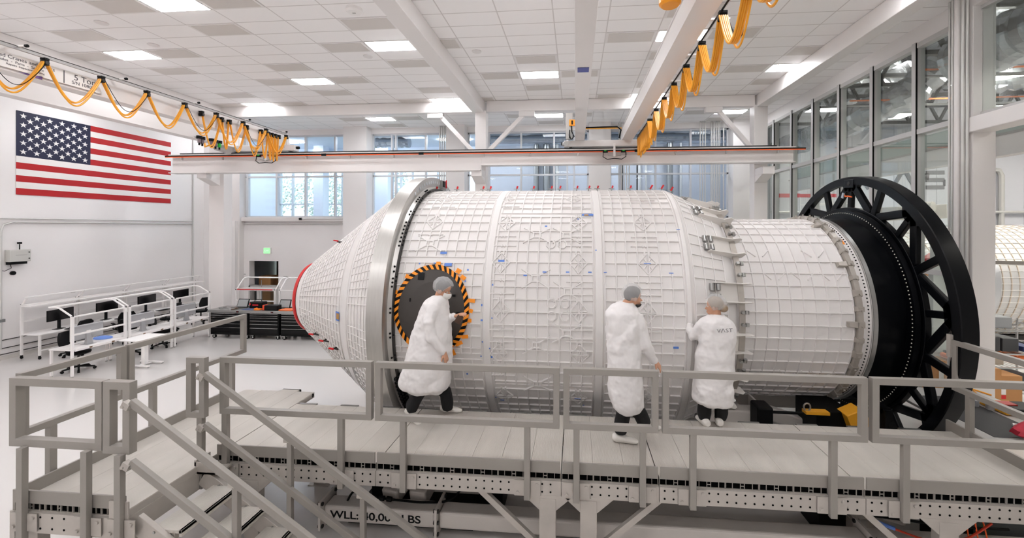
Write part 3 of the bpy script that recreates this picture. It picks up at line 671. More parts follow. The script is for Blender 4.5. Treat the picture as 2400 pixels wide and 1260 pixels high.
for k, ((a, b), nm) in enumerate(zip(sect, names)):
    t = thing('platform_section', ((a+b)/2, 5.0, 0), nm, 'platform', 'platform sections')
    plank_deck(t, a+.004, b-.004, YN+.015, YF)
    g = .012 if k not in (1, 2, 3) else .012
    MB().box((a+g, YN-.005, DZ), (b-g, YN+.012, DZ+.118)).build('toe_board', ALUR, t, bevel=.002)
    hole_beam(t, a+.003, b-.003, YN-.012, .822, .982)
    MB().box((a+.003, YF-.06, .822), (b-.003, YF-.01, .982)).build('side_beam', CAST, t)
    mb = MB()
    for x in (a+.25, (a+b)/2, b-.25): mb.box((x-.025, YN+.04, .85), (x+.025, YF-.06, .97))
    mb.build('cross_bar', CAST, t)
    a2 = a+.02 if k else -3.88
    rail_panel(t, (a2, YN-.04, 0), (b-.02, YN-.04, 0), 1.55, 2.168, (0, -1, 0), posts=[x-a2 for x in posts[k]])
    for x in [a+.16+i*.62 for i in range(int((b-a)/.62)+1)]:
        if x < b-.2: MB().box((x-.12, YF, DZ-.01), (x+.14, YF+.035, DZ+.006)).build('edge_clip', STEEL, t)
    for x in {0: (-3.55,), 1: (-.28,), 2: (.14,), 3: (), 4: (3.55,)}[k]:
        for y in (YN+.02, YF-.08):
            mb = MB().box((x-.085, y-.04, 0), (x+.085, y+.06, .80)); mb.prism([(x-.26, y-.035, .83), (x+.26, y-.035, .83), (x+.09, y-.035, .68), (x-.09, y-.035, .68)], (0, .08, 0)); mb.box((x-.15, y-.08, 0), (x+.15, y+.1, .012)); mb.build('leg', CAST, t, bevel=.004)
        if k == 0: continue
        mb = MB(); sg = -1 if k in (1, 4) else 1
        mb.bar((x+sg*.08, YN+.06, .25), (x+sg*.75, YN+.06, .84), .05, .06).box((x+sg*.75-.12, YN, .815), (x+sg*.75+.12, YN+.1, .832)); mb.build('brace', CAST, t)
    if k == 4:
        X_ = 4.69
        MB().box((X_, YN, DZ-.08), (X_+.03, YF+.08, DZ+.12)).build('toe_board', ALUR, t, bevel=.002)
        mframe(MB(), [(X_, 4.36, 1.60), (X_, 5.66, 1.60), (X_, 5.66, 2.22), (X_, 4.36, 2.22)], (1, 0, 0), .062).build('guardrail', ALUR, t, bevel=.003)
        for y in (5.45, 4.55): MB().box((X_-.03, y-.03, .95), (X_+.03, y+.03, 1.61)).build('post', ALUR, t, bevel=.003)
        MB().box((X_-.05, 5.66, 2.0), (X_-.01, 5.71, 2.28)).bar((X_-.02, 5.69, 2.22), (X_+.12, 5.69, 2.33), .05, .04).build('hinge_plate', CAST, t)
# ---- landing at the head of the stair
LX0, LX1, LY0, LY1 = -5.14, -3.985, 3.43, 6.15
t = thing('stair_landing', (-4.56, 4.7, 0), 'aluminium landing with railings at the head of the stair, far left of the platform', 'stair landing')
plank_deck(t, LX0+.01, LX1-.002, LY0+.015, LY1-.02)
MB().box((LX0-.015, LY0, DZ-.08), (LX0+.01, LY1-.3, DZ+.115)).build('toe_board', ALUR, t, bevel=.002)
MB().box((LX0, LY0-.005, DZ), (LX1-.03, LY0+.012, DZ+.118)).build('toe_board', ALUR, t, bevel=.002)
hole_beam(t, LX0, LX1-.1, LY0-.012, .80, .982, step=.12)
MB().box((LX0-.03, LY0-.01, .70), (LX0+.02, LY1, .985)).build('side_beam', CAST, t)
MB().box((LX1-.05, LY0, .80), (LX1, YN, .985)).build('side_beam', CAST, t)
rail_panel(t, (-5.175, 3.45, 0), (-4.235, 3.45, 0), 1.58, 2.205, (0, -1, 0), w=.07, posts=(.175, .82), zb=.72, off=.058)
rail_panel(t, (-4.225, 3.45, 0), (-3.96, 3.45, 0), 1.56, 2.205, (0, -1, 0), w=.07, posts=(.20,), zb=.72, off=.058)
rail_panel(t, (-4.14, 4.17, 0), (-3.93, 4.17, 0), 1.56, 2.20, (0, -1, 0), w=.06, posts=(.15,), zb=.8, bolts=False)
for (ya, yb, pz) in ((3.49, 4.42, (.25,)), (4.45, 6.2, (.3, 1.5))):
    g = mframe(MB(), [(-5.19, ya, 1.62), (-5.19, yb, 1.62), (-5.19, yb, 2.22), (-5.19, ya, 2.22)], (1, 0, 0), .062).build('guardrail', ALUR, t, bevel=.003)
    for q in pz: MB().box((-5.22, ya+q-.03, .8), (-5.16, ya+q+.03, 1.63)).build('post', ALUR, g, bevel=.003)
mb = MB().box((LX1-.17, LY0-.02, .72), (LX1+.02, LY0-.005, 1.14)); mb.cyl((LX1-.05, LY0-.03, .78), (LX1-.05, LY0-.01, .78), .02, 12); mb.build('corner_plate', CAST, t, bevel=.003)
MB().box((-4.02, 4.12, .98), (-3.75, 4.30, 1.0)).box((-4.02, 4.12, .98), (-4.0, 4.30, 1.12)).box((-4.02, 4.12, .98), (-3.78, 4.135, 1.10)).build('corner_tray', CAST, t)
for (x, y) in ((LX0+.1, LY0+.1), (LX0+.1, LY1-.2), (LX1-.12, LY0+.12)):
    MB().box((x-.07, y-.05, 0), (x+.07, y+.05, .82)).build('leg', CAST, t, bevel=.004)
for (x, y0_, y1_) in ((-4.42, 6.15, 6.42), (-4.12, 6.0, 6.28)):
    MB().box((x-.14, y0_-.6, DZ-.055), (x+.14, y1_-.2, DZ-.004)).build('plank_end', DECK, t, bevel=.01)
    MB().cyl((x-.14, y1_-.2, DZ-.03), (x+.14, y1_-.2, DZ-.03), .028, 12).build('end_cap', BLACKP, t)
# ---- stair going down to the right
t = thing('stair', (-3.0, 3.77, 0), 'open aluminium stair with handrails going down to the right in front of the platform', 'stair')
sl = .665
for y in (3.47, 4.16):
    mb = MB(); p = V((-3.95, y, .93)); q = V((-2.45, y, .93-1.5*sl)); mb.bar(p, q, .045, .17); mb.build('stringer', CAST, t, bevel=.004)
    mb = MB()
    for i in range(6):
        x = -3.75+.3*i; mb.cyl((x, y-.03, .86-.2*i), (x, y+.03, .86-.2*i), .012, 8)
    mb.build('stringer_bolts', STEEL, t)
for i in range(4):
    x = -3.80+.3*i; z = .86-.2*i
    mb = MB(); mb.box((x-.02, 3.49, z-.03), (x+.27, 4.14, z)); mb.box((x+.245, 3.49, z-.06), (x+.27, 4.14, z)); mb.build('tread', DECK, t, bevel=.003)
    MB().box((x, 3.50, z-.10), (x+.2, 3.54, z-.03)).box((x, 4.09, z-.10), (x+.2, 4.13, z-.03)).build('tread_bracket', CAST, t)
for y, x0, ht, hm in ((3.40, -3.92, 2.075, 1.54), (4.15, -3.93, 2.06, 1.52)):
    for z in (ht, hm):
        L_ = 2.75 if z > 1.8 else 2.15; g = MB().bar((x0, y, z-.03), (x0+L_, y, z-.03-L_*sl), .045, .062).build('handrail', ALUR, t, bevel=.003)
        MB().cbox((x0-.03, y-.01, z-.06), (.07, .05, .06), (0, .5, 0)).cyl((x0-.05, y-.045, z-.065), (x0-.05, y+.03, z-.065), .014, 10).build('rail_clevis', CAST, g)
    for dx in (.98,) if y < 4 else (.95, 1.75):
        z = ht-dx*sl-.06; MB().box((x0+dx-.026, y-.0, max(.0, z-1.15)), (x0+dx+.026, y+.05, z)).build('baluster', ALUR, t, bevel=.003)
        MB().cbox((x0+dx-.02, y+.02, z), (.07, .06, .05)).build('rail_clevis', CAST, t)
# =================================================================== WHITE TRANSPORT FRAME UNDER THE HULL
TW = mat('transport_white', (206, 200, 194), .4, noise=.03, nscale=3)
tf = thing('transport_frame', (0, 5.4, 0), 'white steel transport frame lying on the floor under the hull, lettered with its load limit', 'transport frame')
def rbeam(p, q, w, h, nm='beam', up=(0, 0, 1)):
    return MB().bar(p, q, w, h, up).build(nm, TW, tf, bevel=.03, seg=3)
by, bz = 4.83, .22
rbeam((-2.95, by, bz), (-1.60, by, bz), .22, .19, 'lettered_beam'); rbeam((-1.56, by, bz), (3.1, by, bz), .22, .19, 'long_beam'); rbeam((3.13, by, bz), (5.4, by, bz), .22, .19, 'long_beam')
for x in (-2.97, -1.58, 3.115):
    mb = MB().box((x-.014, by-.17, bz-.17), (x+.014, by+.17, bz+.16)); mb.mi(1)
    for y in (by-.14, by+.14):
        for z in (bz-.13, bz, bz+.13): mb.cyl((x-.03, y, z), (x+.03, y, z), .022, 8)
    mb.build('bolted_flange', [TW, DARKST], tf)
lx = at(883, 1213, Y=by-.112); text_mesh('lettering', 'WLL: 40,000 LBS', .122, BLACK, tf, faceM((lx.x, by-.1125, bz-.005), (1, 0, 0), (0, 0, 1)), depth=.001, bold=.002, font_scale_x=1.28)
for (p, q) in (((-2.25, 4.95, .30), (-2.0, 6.2, .62)), ((-1.9, 4.95, .30), (-1.75, 6.2, .62)), ((3.3, 5.1, .35), (3.05, 6.2, .62)), ((3.6, 5.1, .35), (4.4, 6.6, .45))):
    rbeam(p, q, .22, .2, 'strut')
for x in (-2.2, 2.6): rbeam((x, 6.2, .5), (x, 9.4, .5), .3, .3, 'cross_beam')
rbeam((-3.2, 8.6, .3), (4.6, 8.6, .3), .3, .3, 'long_beam'); rbeam((1.9, 6.7, .72), (2.75, 6.7, .72), .26, .26, 'side_tube'); rbeam((2.85, 6.75, .80), (4.3, 6.95, .30), .2, .2, 'strut')
mb = MB().box((2.72, 6.5, .5), (2.75, 6.9, .98)); mb.mi(1)
for z in (.56, .68, .8, .92): mb.cyl((2.70, 6.54, z), (2.77, 6.54, z), .022, 8)
mb.build('bolted_flange', [TW, DARKST], tf)
for x in (-2.45, -1.05, 3.0): MB().box((x-.15, 5.2, .0), (x+.15, 5.6, .62)).build('pedestal', BLACKP, tf)
def cable(name, pts, r, m, label, cat='cable', parent=None):
    P = [V(p) for p in pts]; Q = []
    for i in range(len(P)-1):
        p0, p1, p2, p3 = P[max(i-1, 0)], P[i], P[i+1], P[min(i+2, len(P)-1)]
        for k in range(6):
            t_ = k/6; Q.append(.5*((2*p1)+(p2-p0)*t_+(2*p0-5*p1+4*p2-p3)*t_*t_+(3*p1-p0-3*p2+p3)*t_**3))
    Q.append(P[-1]); o = MB().tube(Q, r, 8).build(name, m, parent, smooth=True)
    if parent is None: tag(o, label, cat)
    return o
c_ = thing('power_cable', (-2.2, 4.95, .47), 'thick black power cable with plug lying on the lettered white beam', 'cable')
cable('cord', [(-3.0, 4.8, .02), (-2.78, 4.82, .2), (-2.64, 4.85, .42), (-2.35, 4.85, .36), (-2.05, 4.86, .335), (-1.8, 4.86, .33), (-1.5, 4.87, .36), (-1.36, 4.95, .45)], .013, RUBBER, None, parent=c_)
MB().cyl((-2.33, 4.85, .357), (-2.27, 4.852, .353), .028, 12).cyl((-2.24, 4.853, .35), (-2.18, 4.855, .345), .028, 12).build('plug', BLACKP, c_)
cable('hose', [(-2.68, 5.3, .85), (-2.72, 5.3, .72), (-2.6, 5.25, .6), (-2.45, 5.2, .5)], .02, RUBBER, 'black hose hanging under the left platform section', 'hose')
cable('red_hose', [(-1.85, 5.1, .78), (-1.55, 5.1, .74), (-1.38, 5.1, .64), (-1.33, 5.1, .5)], .014, mat('red_hose', (206, 60, 30), .5), 'red hose under the platform above the lettered beam', 'hose')
cable('black_cable', [(3.1, 4.75, .56), (3.5, 4.8, .5), (4.0, 4.85, .43), (4.6, 4.9, .4)], .013, RUBBER, 'black cable drooping over the white beam, lower right')
cable('red_cable', [(3.1, 4.7, .55), (3.4, 4.7, .44), (3.7, 4.7, .36), (4.0, 4.72, .38), (4.3, 4.75, .55)], .011, mat('red_hose', (0, 0, 0)), 'red cable wrapped with blue tape, lower right under the platform')
MB().tube([(3.13, 4.70, .54), (3.2, 4.70, .51), (3.32, 4.70, .47)], .02, 8).build('tape_wrap', BLUET)
tag(MB().box((-2.75, 4.9, 0), (-1.2, 5.5, .05)).build('rubber_pad', RUBBER), 'black rubber pad on the floor behind the lettered beam', 'pad')
tag(bpy.data.objects['tape_wrap'], 'blue tape wrapped round the red cable, lower right', 'tape')
for k, x in enumerate((4.18, 4.24, 4.3)): cable('orange_wire', [(x, 4.9, .85), (x+.02, 4.9, .6), (x-.02+.03*k, 4.85, .35), (x+.05, 4.8, .05)], .007, ORLINE, ['left', 'middle', 'right'][k]+' one of the three thin orange wires hanging at the lower right', 'wire')
cable('yellow_cable', [(4.55, 4.6, .78), (4.7, 4.6, .62), (4.75, 4.6, .4), (4.9, 4.6, .05)], .012, YEL, 'yellow cable hanging in the lower right corner')
t = thing('equipment_case', (4.85, 5.2, 0), 'dark grey equipment case with a green lamp under the right end of the platform', 'equipment case')
MB().box((4.35, 5.05, 0), (5.2, 5.6, .62)).build('housing', mat('case_grey', (70, 74, 74), .6), t, bevel=.02); MB().cbox((4.5, 5.045, .3), (.03, .01, .012)).build('lamp', mat('green_lamp', (40, 230, 80), .4, emit=2.), t)
MB().box((4.1, 5.0, .0), (4.34, 5.4, .8)).build('rack', BLACKP, t)
t = thing('lifting_shackle', (1.42, 4.72, .5), 'galvanised lifting eye hanging below the platform right of its middle', 'lifting eye')
MB().tube([V((1.72+.075*math.cos(a), 4.85, .66+.05*math.sin(a))) for a in [2*PI*i/20 for i in range(20)]], .02, 8, closed=True).build('ring', STEEL, t, smooth=True); MB().box((1.58, 4.8, .68), (1.80, 4.92, .86)).build('block', TW, t)
MB().box((1.62, 4.84, .70), (1.76, 4.88, .82)).build('pin', STEEL, t)
# ---- black and amber drive unit and turning ring stand
t = thing('drive_unit', (3.55, 6.6, 0), 'black drive unit with amber covers below the right end of the hull', 'drive unit')
MB().box((3.3, 6.3, 0), (4.05, 7.0, .55)).box((3.45, 6.35, .5), (3.95, 6.95, .98)).prism([(3.0, 6.3, 0), (3.45, 6.3, .55), (3.45, 6.3, 0)], (0, .5, 0)).build('gearbox', BLACKP, t, bevel=.01)
MB().box((3.28, 6.30, .945), (3.60, 6.42, .985)).build('amber_plate', YELP, t); MB().prism([(3.78, 6.22, .98), (3.98, 6.22, 1.08), (4.10, 6.22, .92), (4.10, 6.22, .45), (3.91, 6.22, .62)], (0, .25, 0)).build('amber_cover', YELP, t, bevel=.01)
MB().tube([V((3.32+.045*math.cos(a), 6.36, 1.03+.055*math.sin(a))) for a in [2*PI*i/20 for i in range(20)]], .012, 8, closed=True).build('eye_bolt', STEEL, t, smooth=True)
MB().cyl((2.75, 6.38, .93), (3.3, 6.38, .93), .02, 10).build('shaft', BLACK, t); MB().box((2.62, 6.3, .25), (2.84, 6.6, 1.02)).box((2.35, 6.25, .0), (2.9, 6.6, .42)).build('motor', BLACKP, t, bevel=.03)
mb = MB()
for (p, q) in (((4.28, 6.2, 1.1), (4.28, 6.2, 0)), ((4.3, 6.2, .95), (4.66, 6.2, .3)), ((4.3, 6.2, .1), (4.62, 6.2, .38)), ((4.28, 9.3, 1.1), (4.28, 9.3, 0)), ((4.28, 6.2, 1.08), (4.28, 9.3, 1.08))): mb.bar(p, q, .10, .09)
mb.build('stand', BLACKP, t)
# =================================================================== OVERHEAD CRANES
def girder(parent, xa, xb, z0=6.24, z1=6.62, y0=-3.2, y1=13.05):
    w = .012; mb = MB(); mb.box((xa, y0, z0), (xb, y1, z0+.02)).box((xa, y0, z1-.02), (xb, y1, z1)).box((xa+.02, y0, z0+.02), (xa+.02+w, y1-.05, z1-.02)).box((xb-.02-w, y0, z0+.02), (xb-.02, y1-.05, z1-.02))
    mb.prism([(xa, y1-.1, z0), (xa, y1-.1, z1), (xa, y1+.0, z1), (xa, y1+.1, z0)], (xb-xa, 0, 0)); return mb.build('girder', CEILM, parent, bevel=.004)
def end_truck(parent, xa, xb, y):
    t = MB().box((xa, y-.12, 6.06), (xb, y+.12, 6.25)).build('end_truck', CEILM, parent, bevel=.01)
    for x in (xa+.2, xb-.2): MB().cyl((x, y-.08, 6.10), (x, y+.08, 6.10), .062, 16).build('wheel', DARKST, t)
    for x, s_ in ((xa, -1), (xb, 1)): MB().cyl((x, y, 6.17), (x+s_*.09, y, 6.17), .045, 14).build('buffer', RUBBER, t)
    return t
def collector(x, label):
    t = thing('current_collector', (x, 12.72, 5.9), label, 'current collector')
    MB().box((x-.03, 12.70, 5.72), (x+.03, 12.76, 6.12)).build('bracket', WFRAME, t)
    for s_ in (-1, 1):
        MB().cbox((x+s_*.27, 12.75, 5.87), (.15, .05, .05)).build('shoe', BLACKP, t); MB().cbox((x+s_*.27, 12.74, 5.9), (.06, .04, .035)).build('green_clip', GREEN, t)
        MB().tube([(x+s_*.33, 12.74, 5.86), (x+s_*.34, 12.72, 5.72), (x+s_*.22, 12.70, 5.64), (x, 12.70, 5.66)], .012, 6).build('lead', RUBBER, t, smooth=True)
        MB().bar((x, 12.72, 5.72), (x+s_*.2, 12.72, 5.76), .02, .02).build('spring_arm', STEEL, t)
    return t
def loop_pts(y0, y1, zt, zb, n=22, sh=1.0):
    P = []
    for i in range(n+1):
        s_ = i/n; k = 2*s_-1; e = abs(k)**2.4
        yy = (y0+y1)/2+(y1-y0)/2*(k*(.62+.38*abs(k)**1.5))
        P.append((yy, zb+(zt-zb)*e))
    return P
def festoon(name, x, ys, zrail, zb, label, wide=.10, strands=4, tails=None, black=True):
    t = thing(name, (x, (ys[0]+ys[-1])/2, zrail), label, 'festoon cable')
    for y in ys:
        tr = MB().box((x-.05, y-.035, zrail-.055), (x+.05, y+.035, zrail-.015)).box((x-.055, y-.03, zrail-.14), (x+.055, y+.03, zrail-.06)).build('trolley', BLACKP, t, bevel=.004)
        MB().cyl((x-.06, y, zrail-.10), (x+.06, y, zrail-.10), .03, 12).build('clamp_roller', DARKST, tr)
    for i in range(len(ys)-1):
        mb = MB(); zz = zb+random.uniform(-.03, .03); sw0 = random.uniform(-.02, .02)
        for k in range(strands):
            dx = (k-(strands-1)/2)*wide/strands; dz = random.uniform(-.005, .005)-(.06 if k == strands-1 else 0); sw = sw0
            lp = loop_pts(ys[i]+.02, ys[i+1]-.02, zrail-.08, zz+dz); n_ = len(lp)
            mb.tube([V((x+dx+sw*math.sin(PI*j/(n_-1)), y, z)) for j, (y, z) in enumerate(lp)], wide/strands*.6, 6)
        o = mb.build('cable_loop', YEL, t, smooth=True)
        if black and i % 2 == 0:
            lp = loop_pts(ys[i]+.02, ys[i+1]-.02, zrail-.1, zz+.07); MB().tube([V((x+wide*.55, y+.02, z)) for y, z in lp], .006, 5).build('thin_black_wire', RUBBER, o, smooth=True)
    return t
# right hand bridge
rb = thing('bridge_crane', (.85, 5, 6.2), 'white double girder bridge crane on the right, over the hull middle', 'bridge crane', 'bridge cranes')
girder(rb, -.02, .26); girder(rb, 1.385, 1.70); end_truck(rb, -.36, 2.08, 12.98)
MB().cyl((1.82, -3, 6.33), (1.82, 10.4, 6.33), .013, 8).build('festoon_rail', BLACKP, rb)
for y in (4.6, 5.75, 6.9, 8.1, 9.4): MB().box((1.70, y-.02, 6.345), (2.02, y+.02, 6.37)).cyl((1.58, y, 6.36), (1.74, y, 6.36), .02, 8).build('rail_arm', WFRAME, rb)
MB().box((-.30, 12.60, 6.24), (-.10, 12.72, 7.02)).build('control_cabinet', mat('cabinet_grey', (170, 168, 164), .5), rb, bevel=.008)
g_ = MB().box((-.20, 12.52, 6.62), (-.03, 12.6, 6.80)).build('orange_box', mat('safety_orange', (246, 150, 20), .5), rb, bevel=.008); MB().cbox((-.11, 12.515, 6.71), (.05, .012, .12)).build('switch', BLACKP, g_)
mb = MB().tube([(-.13, 12.55, 6.62), (-.12, 12.55, 6.45), (-.05, 12.55, 6.3), (-.14, 12.55, 6.22), (-.2, 12.58, 6.3)], .016, 6).tube([(-.18, 12.55, 6.5), (-.2, 12.55, 6.34), (-.16, 12.55, 6.26)], .016, 6); mb.build('lead', RUBBER, rb)
mb = MB(); mb.box((.28, 12.9, 6.60), (1.38, 12.94, 6.63)); mb.build('cable_tray', YELP, rb); mb = MB(); mb.tube([(.3, 12.88, 6.64), (1.25, 12.88, 6.65), (1.36, 12.88, 6.55), (1.3, 12.85, 6.3)], .022, 8); mb.build('lead', RUBBER, rb)
mb = MB().cyl((-.36, 12.98, 6.16), (-.30, 12.78, 6.14), .075, 14); mb.build('drive_motor', GREYP, rb)
lbl = thing('rating_label', (.12, 6.2, 6.23), 'small blue rating label under the left girder of the right bridge crane', 'label')
p = at(1368, 163, Z=6.235); MB().cbox((.12, p.y, 6.234), (.19, .20, .006)).build('plate', mat('label_blue', (72, 82, 150), .5), lbl)
festoon('festoon_cable', 1.83, [4.58+.875*i for i in range(-2, 8)], 6.33, 5.76, 'yellow flat festoon cables looping along the right bridge girder', wide=.115, strands=5)
bx_ = festoon('festoon_cable', 1.86, [10.72+.148*i for i in range(14)], 6.33, 5.74, 'gathered yellow festoon loops bunched at the far end of the right bridge girder', wide=.11, strands=4, black=False)
hb = thing('hoist_housing', (1.08, 5.0, 6.2), 'rounded amber hoist housing peeking in at the top edge right of centre', 'hoist')
b_ = MB(); b_.loft([[V((1.085+r*math.cos(2*PI*k/28), 5.0+r*math.sin(2*PI*k/28), z)) for k in range(28)] for r, z in ((.02, 6.17), (.10, 6.175), (.125, 6.20), (.13, 6.45), (.09, 6.5))]).build('housing', mat('hoist_amber', (240, 156, 28), .35), hb, smooth=True)
MB().box((.9, 4.93, 6.46), (1.4, 5.07, 6.54)).build('hanger', WFRAME, hb)
collector(1.15, 'black sprung current collector with green clips below the right bridge')
# left hand bridge
lb = thing('bridge_crane', (-10.2, 5, 6.2), 'white double girder bridge crane on the left, with the load sign', 'bridge crane', 'bridge cranes')
girder(lb, -9.70, -9.40, 6.17, 6.62); girder(lb, -11.36, -11.06, 6.17, 6.62); end_truck(lb, -11.38, -9.08, 12.98)
MB().bar((-9.25, -3, 6.545), (-9.25, 12.7, 6.545), .045, .04).build('festoon_rail', GREYP, lb, bevel=.004); MB().bar((-9.22, -3, 6.575), (-9.22, 12.7, 6.575), .012, .012).build('rail_edge', DARKST, lb)
for y in (6.2, 7.75, 9.4, 11.0, 12.5):
    a_ = MB().box((-9.42, y-.02, 6.57), (-9.1, y+.02, 6.595)).build('rail_arm', WFRAME, lb); MB().cyl((-9.1, y, 6.583), (-9.06, y, 6.583), .025, 10).build('arm_cap', RUBBER, a_)
SGN = mat('sign_white', (236, 233, 230), .45); INK = mat('sign_ink', (70, 70, 74), .6)
sg = MB().box((-9.395, 5.1, 6.22), (-9.385, 7.55, 6.47)).build('sign_panel', SGN, lb)
def sgn(tx, y, z, size, m_=INK): text_mesh('sign_text', tx, size, m_, sg, faceM((-9.383, y, z), (0, 1, 0), (0, 0, 1)), depth=.001)
sgn('5 Ton', 7.27, 6.385, .15); sgn('S/N 108025', 7.26, 6.285, .085); sgn('Overhead Cranes and Hoists', 6.3, 6.41, .085); sgn('Sales  -  Parts  -  Service', 6.35, 6.34, .06); sgn('Repairs  Inspection  Testing', 6.4, 6.285, .045)
MB().box((-9.384, 6.93, 6.23), (-9.382, 6.945, 6.46)).build('sign_rule', INK, sg)
mb = MB(); P_ = [(5.55, 6.42), (5.75, 6.42), (5.86, 6.28), (5.58, 6.28)]
for i in range(4):
    a_, b_ = P_[i], P_[(i+1) % 4]; mb.bar((-9.383, a_[0], a_[1]), (-9.383, b_[0], b_[1]), .008, .008)
mb.build('sign_drawing', INK, sg); MB().cyl((-9.386, 5.95, 6.34), (-9.381, 5.95, 6.34), .04, 16).build('orange_dot', mat('sign_orange', (240, 160, 70), .5), sg); MB().cyl((-9.386, 5.42, 6.36), (-9.381, 5.42, 6.36), .05, 16).build('blue_dot', mat('sign_blue', (90, 110, 180), .5), sg)
MB().prism([(-9.383, 6.30, 6.20), (-9.383, 6.62, 6.175), (-9.383, 6.62, 6.23), (-9.383, 6.5, 6.22)], (.002, 0, 0)).build('purple_arrow', mat('sign_purple', (98, 72, 140), .5), sg)
festoon('festoon_cable', -9.25, [4.80+.88*i for i in range(-1, 10)], 6.545, 5.88, 'yellow festoon cables looping in front of the left bridge girder', wide=.075, strands=3)
ys = [9.75, 10.35, 10.6, 11.2, 11.75, 12.05, 12.2, 12.35, 12.5]
festoon('festoon_cable', -9.345, ys, 6.50, 5.70, 'narrow yellow hoist cable loops bunched behind the left festoon near its end', wide=.05, strands=2, black=False)
for k, (u, v) in enumerate(((466, 331), (473, 333), (495, 337), (504, 340), (513, 342))):
    p = at(u, v, X=-11.0); t = thing('cable_socket', p, ['black cable socket, farthest left of the five under the left girder', 'black cable socket, second from left under the left girder', 'black cable socket in the middle of the five under the left girder', 'black cable socket, fourth from left under the left girder', 'black cable socket with green band, nearest the left crane motor'][k], 'cable socket')
    MB().cyl(p+V((0,0,.1)), p+V((0,0,.02)), .075, 12).build('cap', BLACKP, t); MB().cyl(p+V((0,0,.02)), p-V((0,0,.10)), .045, 12).build('plug', mat('plug_mauve', (120, 104, 108), .5) if k < 4 else GREEN, t); MB().cyl(p-V((0,0,.10)), p-V((0,0,.17)), .025, 8).build('gland', BLACKP, t)
mb = MB().cyl((-11.55, 12.6, 6.18), (-11.2, 12.6, 6.08), .13, 16).cyl((-11.2, 12.6, 6.08), (-11.12, 12.6, 6.06), .15, 16); mb.build('drive_motor', GREYP, lb); MB().tube([(-11.9, 12.5, 6.4), (-11.85, 12.5, 6.15), (-11.7, 12.5, 6.2), (-11.5, 12.5, 6.38), (-11.3, 12.5, 6.42)], .03, 6).build('motor_lead', YEL, lb, smooth=True)
collector(-9.95, 'black sprung current collector with green clips below the left bridge')
# =================================================================== LEFT WALL: flag, conduits, box
x0, y0, y1, z0, z1 = XL+.004, 10.24, 14.67, 4.462, 6.775
mb = MB(); hs = (z1-z0)/13
for i in range(13):
    mb.mi(0 if i % 2 == 0 else 1); zt = z1-hs*i; mb.box((x0, y0 if i >= 7 else y0+(y1-y0)*.4, zt-hs), (x0+.008, y1, zt))
mb.mi(2); cw = (y1-y0)*.4; ch = hs*7; mb.box((x0, y0, z1-ch), (x0+.01, y0+cw, z1)); mb.mi(1)
for r in range(9):
    for k in range(6 if r % 2 == 0 else 5):
        cy = y0+cw*(1+2*k+(r % 2))/12; cz = z1-ch*(r+1)/10; pts = []
        for q in range(10):
            rr = .082 if q % 2 == 0 else .0315; a = PI/2-q*PI/5; pts.append((x0+.010, cy+rr*math.cos(a), cz+rr*math.sin(a)))
        mb.prism(pts, (.003, 0, 0))
tag(mb.build('flag', [mat('flag_red', (172, 6, 16), .6), mat('flag_white', (232, 229, 226), .6), mat('flag_blue', (17, 22, 54), .6)]), 'large stars and stripes flag panel on the left wall', 'flag')
PIPE = mat('conduit_grey', (205, 204, 201), .4, .3)
def pipes(name, pts_list, label, r=.02, cat='conduit'):
    mb = MB()
    for pts in pts_list: mb.tube(pts, r, 8)
    return tag(mb.build(name, PIPE, smooth=True), label, cat)
pipes('conduit', [[(XL+.04, -2, 3.80), (XL+.04, 15.55, 3.80)]], 'upper grey conduit running along the left wall below the flag')
pipes('conduit', [[(XL+.04, 15.55, 3.70), (XL+.04, 10.15, 3.70), (XL+.04, 9.97, 3.62), (XL+.04, 9.92, 3.45), (XL+.04, 9.92, .3)]], 'grey conduit bending down the left wall beside the wall box')
pipes('conduit', [[(XL+.04, 15.58, .0), (XL+.04, 15.58, ZC)]], 'vertical grey conduit on the left wall right of the flag', .024)
t = thing('wall_box', (XL+.1, 10.25, 2.55), 'grey electrical box with a short mast on the left wall', 'electrical box')
b_ = MB().box((XL, 10.02, 2.62), (XL+.16, 10.46, 2.95)).build('housing', mat('box_grey', (196, 195, 190), .5), t, bevel=.012); MB().box((XL+.16, 10.14, 2.79), (XL+.163, 10.38, 2.81)).build('nameplate', GREYP, b_)
for z in (2.70, 2.87): MB().cyl((XL+.16, 10.42, z), (XL+.17, 10.42, z), .016, 10).build('latch', BLACKP, b_)
MB().box((XL+.02, 10.03, 2.55), (XL+.13, 10.4, 2.62)).build('gland_strip', BLACKP, t); MB().cyl((XL+.08, 10.27, 2.95), (XL+.08, 10.27, 3.10), .012, 8).cbox((XL+.08, 10.27, 3.13), (.06, .07, .05)).build('mast', BLACKP, t)
MB().tube([(XL+.06, 10.1, 2.56), (XL+.05, 10.12, 2.45), (XL+.03, 10.0, 2.38), (XL+.03, 9.94, 2.4)], .008, 6).build('cord', RUBBER, t)
tag(MB().cyl((XL, 10.17, 2.31), (XL+.05, 10.17, 2.31), .055, 18).build('wall_dome', BLACKP), 'round black dome on the left wall below the box', 'wall dome')
tag(MB().box((XL, 9.5, 1.02), (XL+.06, 10.0, 1.10)).build('socket_strip', mat('strip_grey', (120, 122, 122), .5)), 'grey socket strip on the left wall beside the first bench', 'socket strip')
for k, z in enumerate((.52, .30, .14)): tag(MB().box((XL, 8.0, z), (XL+.015, 15.4, z+.018)).build('wall_groove', DARKST), ['top', 'middle', 'lowest'][k]+' dark groove line low on the left wall', 'trim', kind='structure')
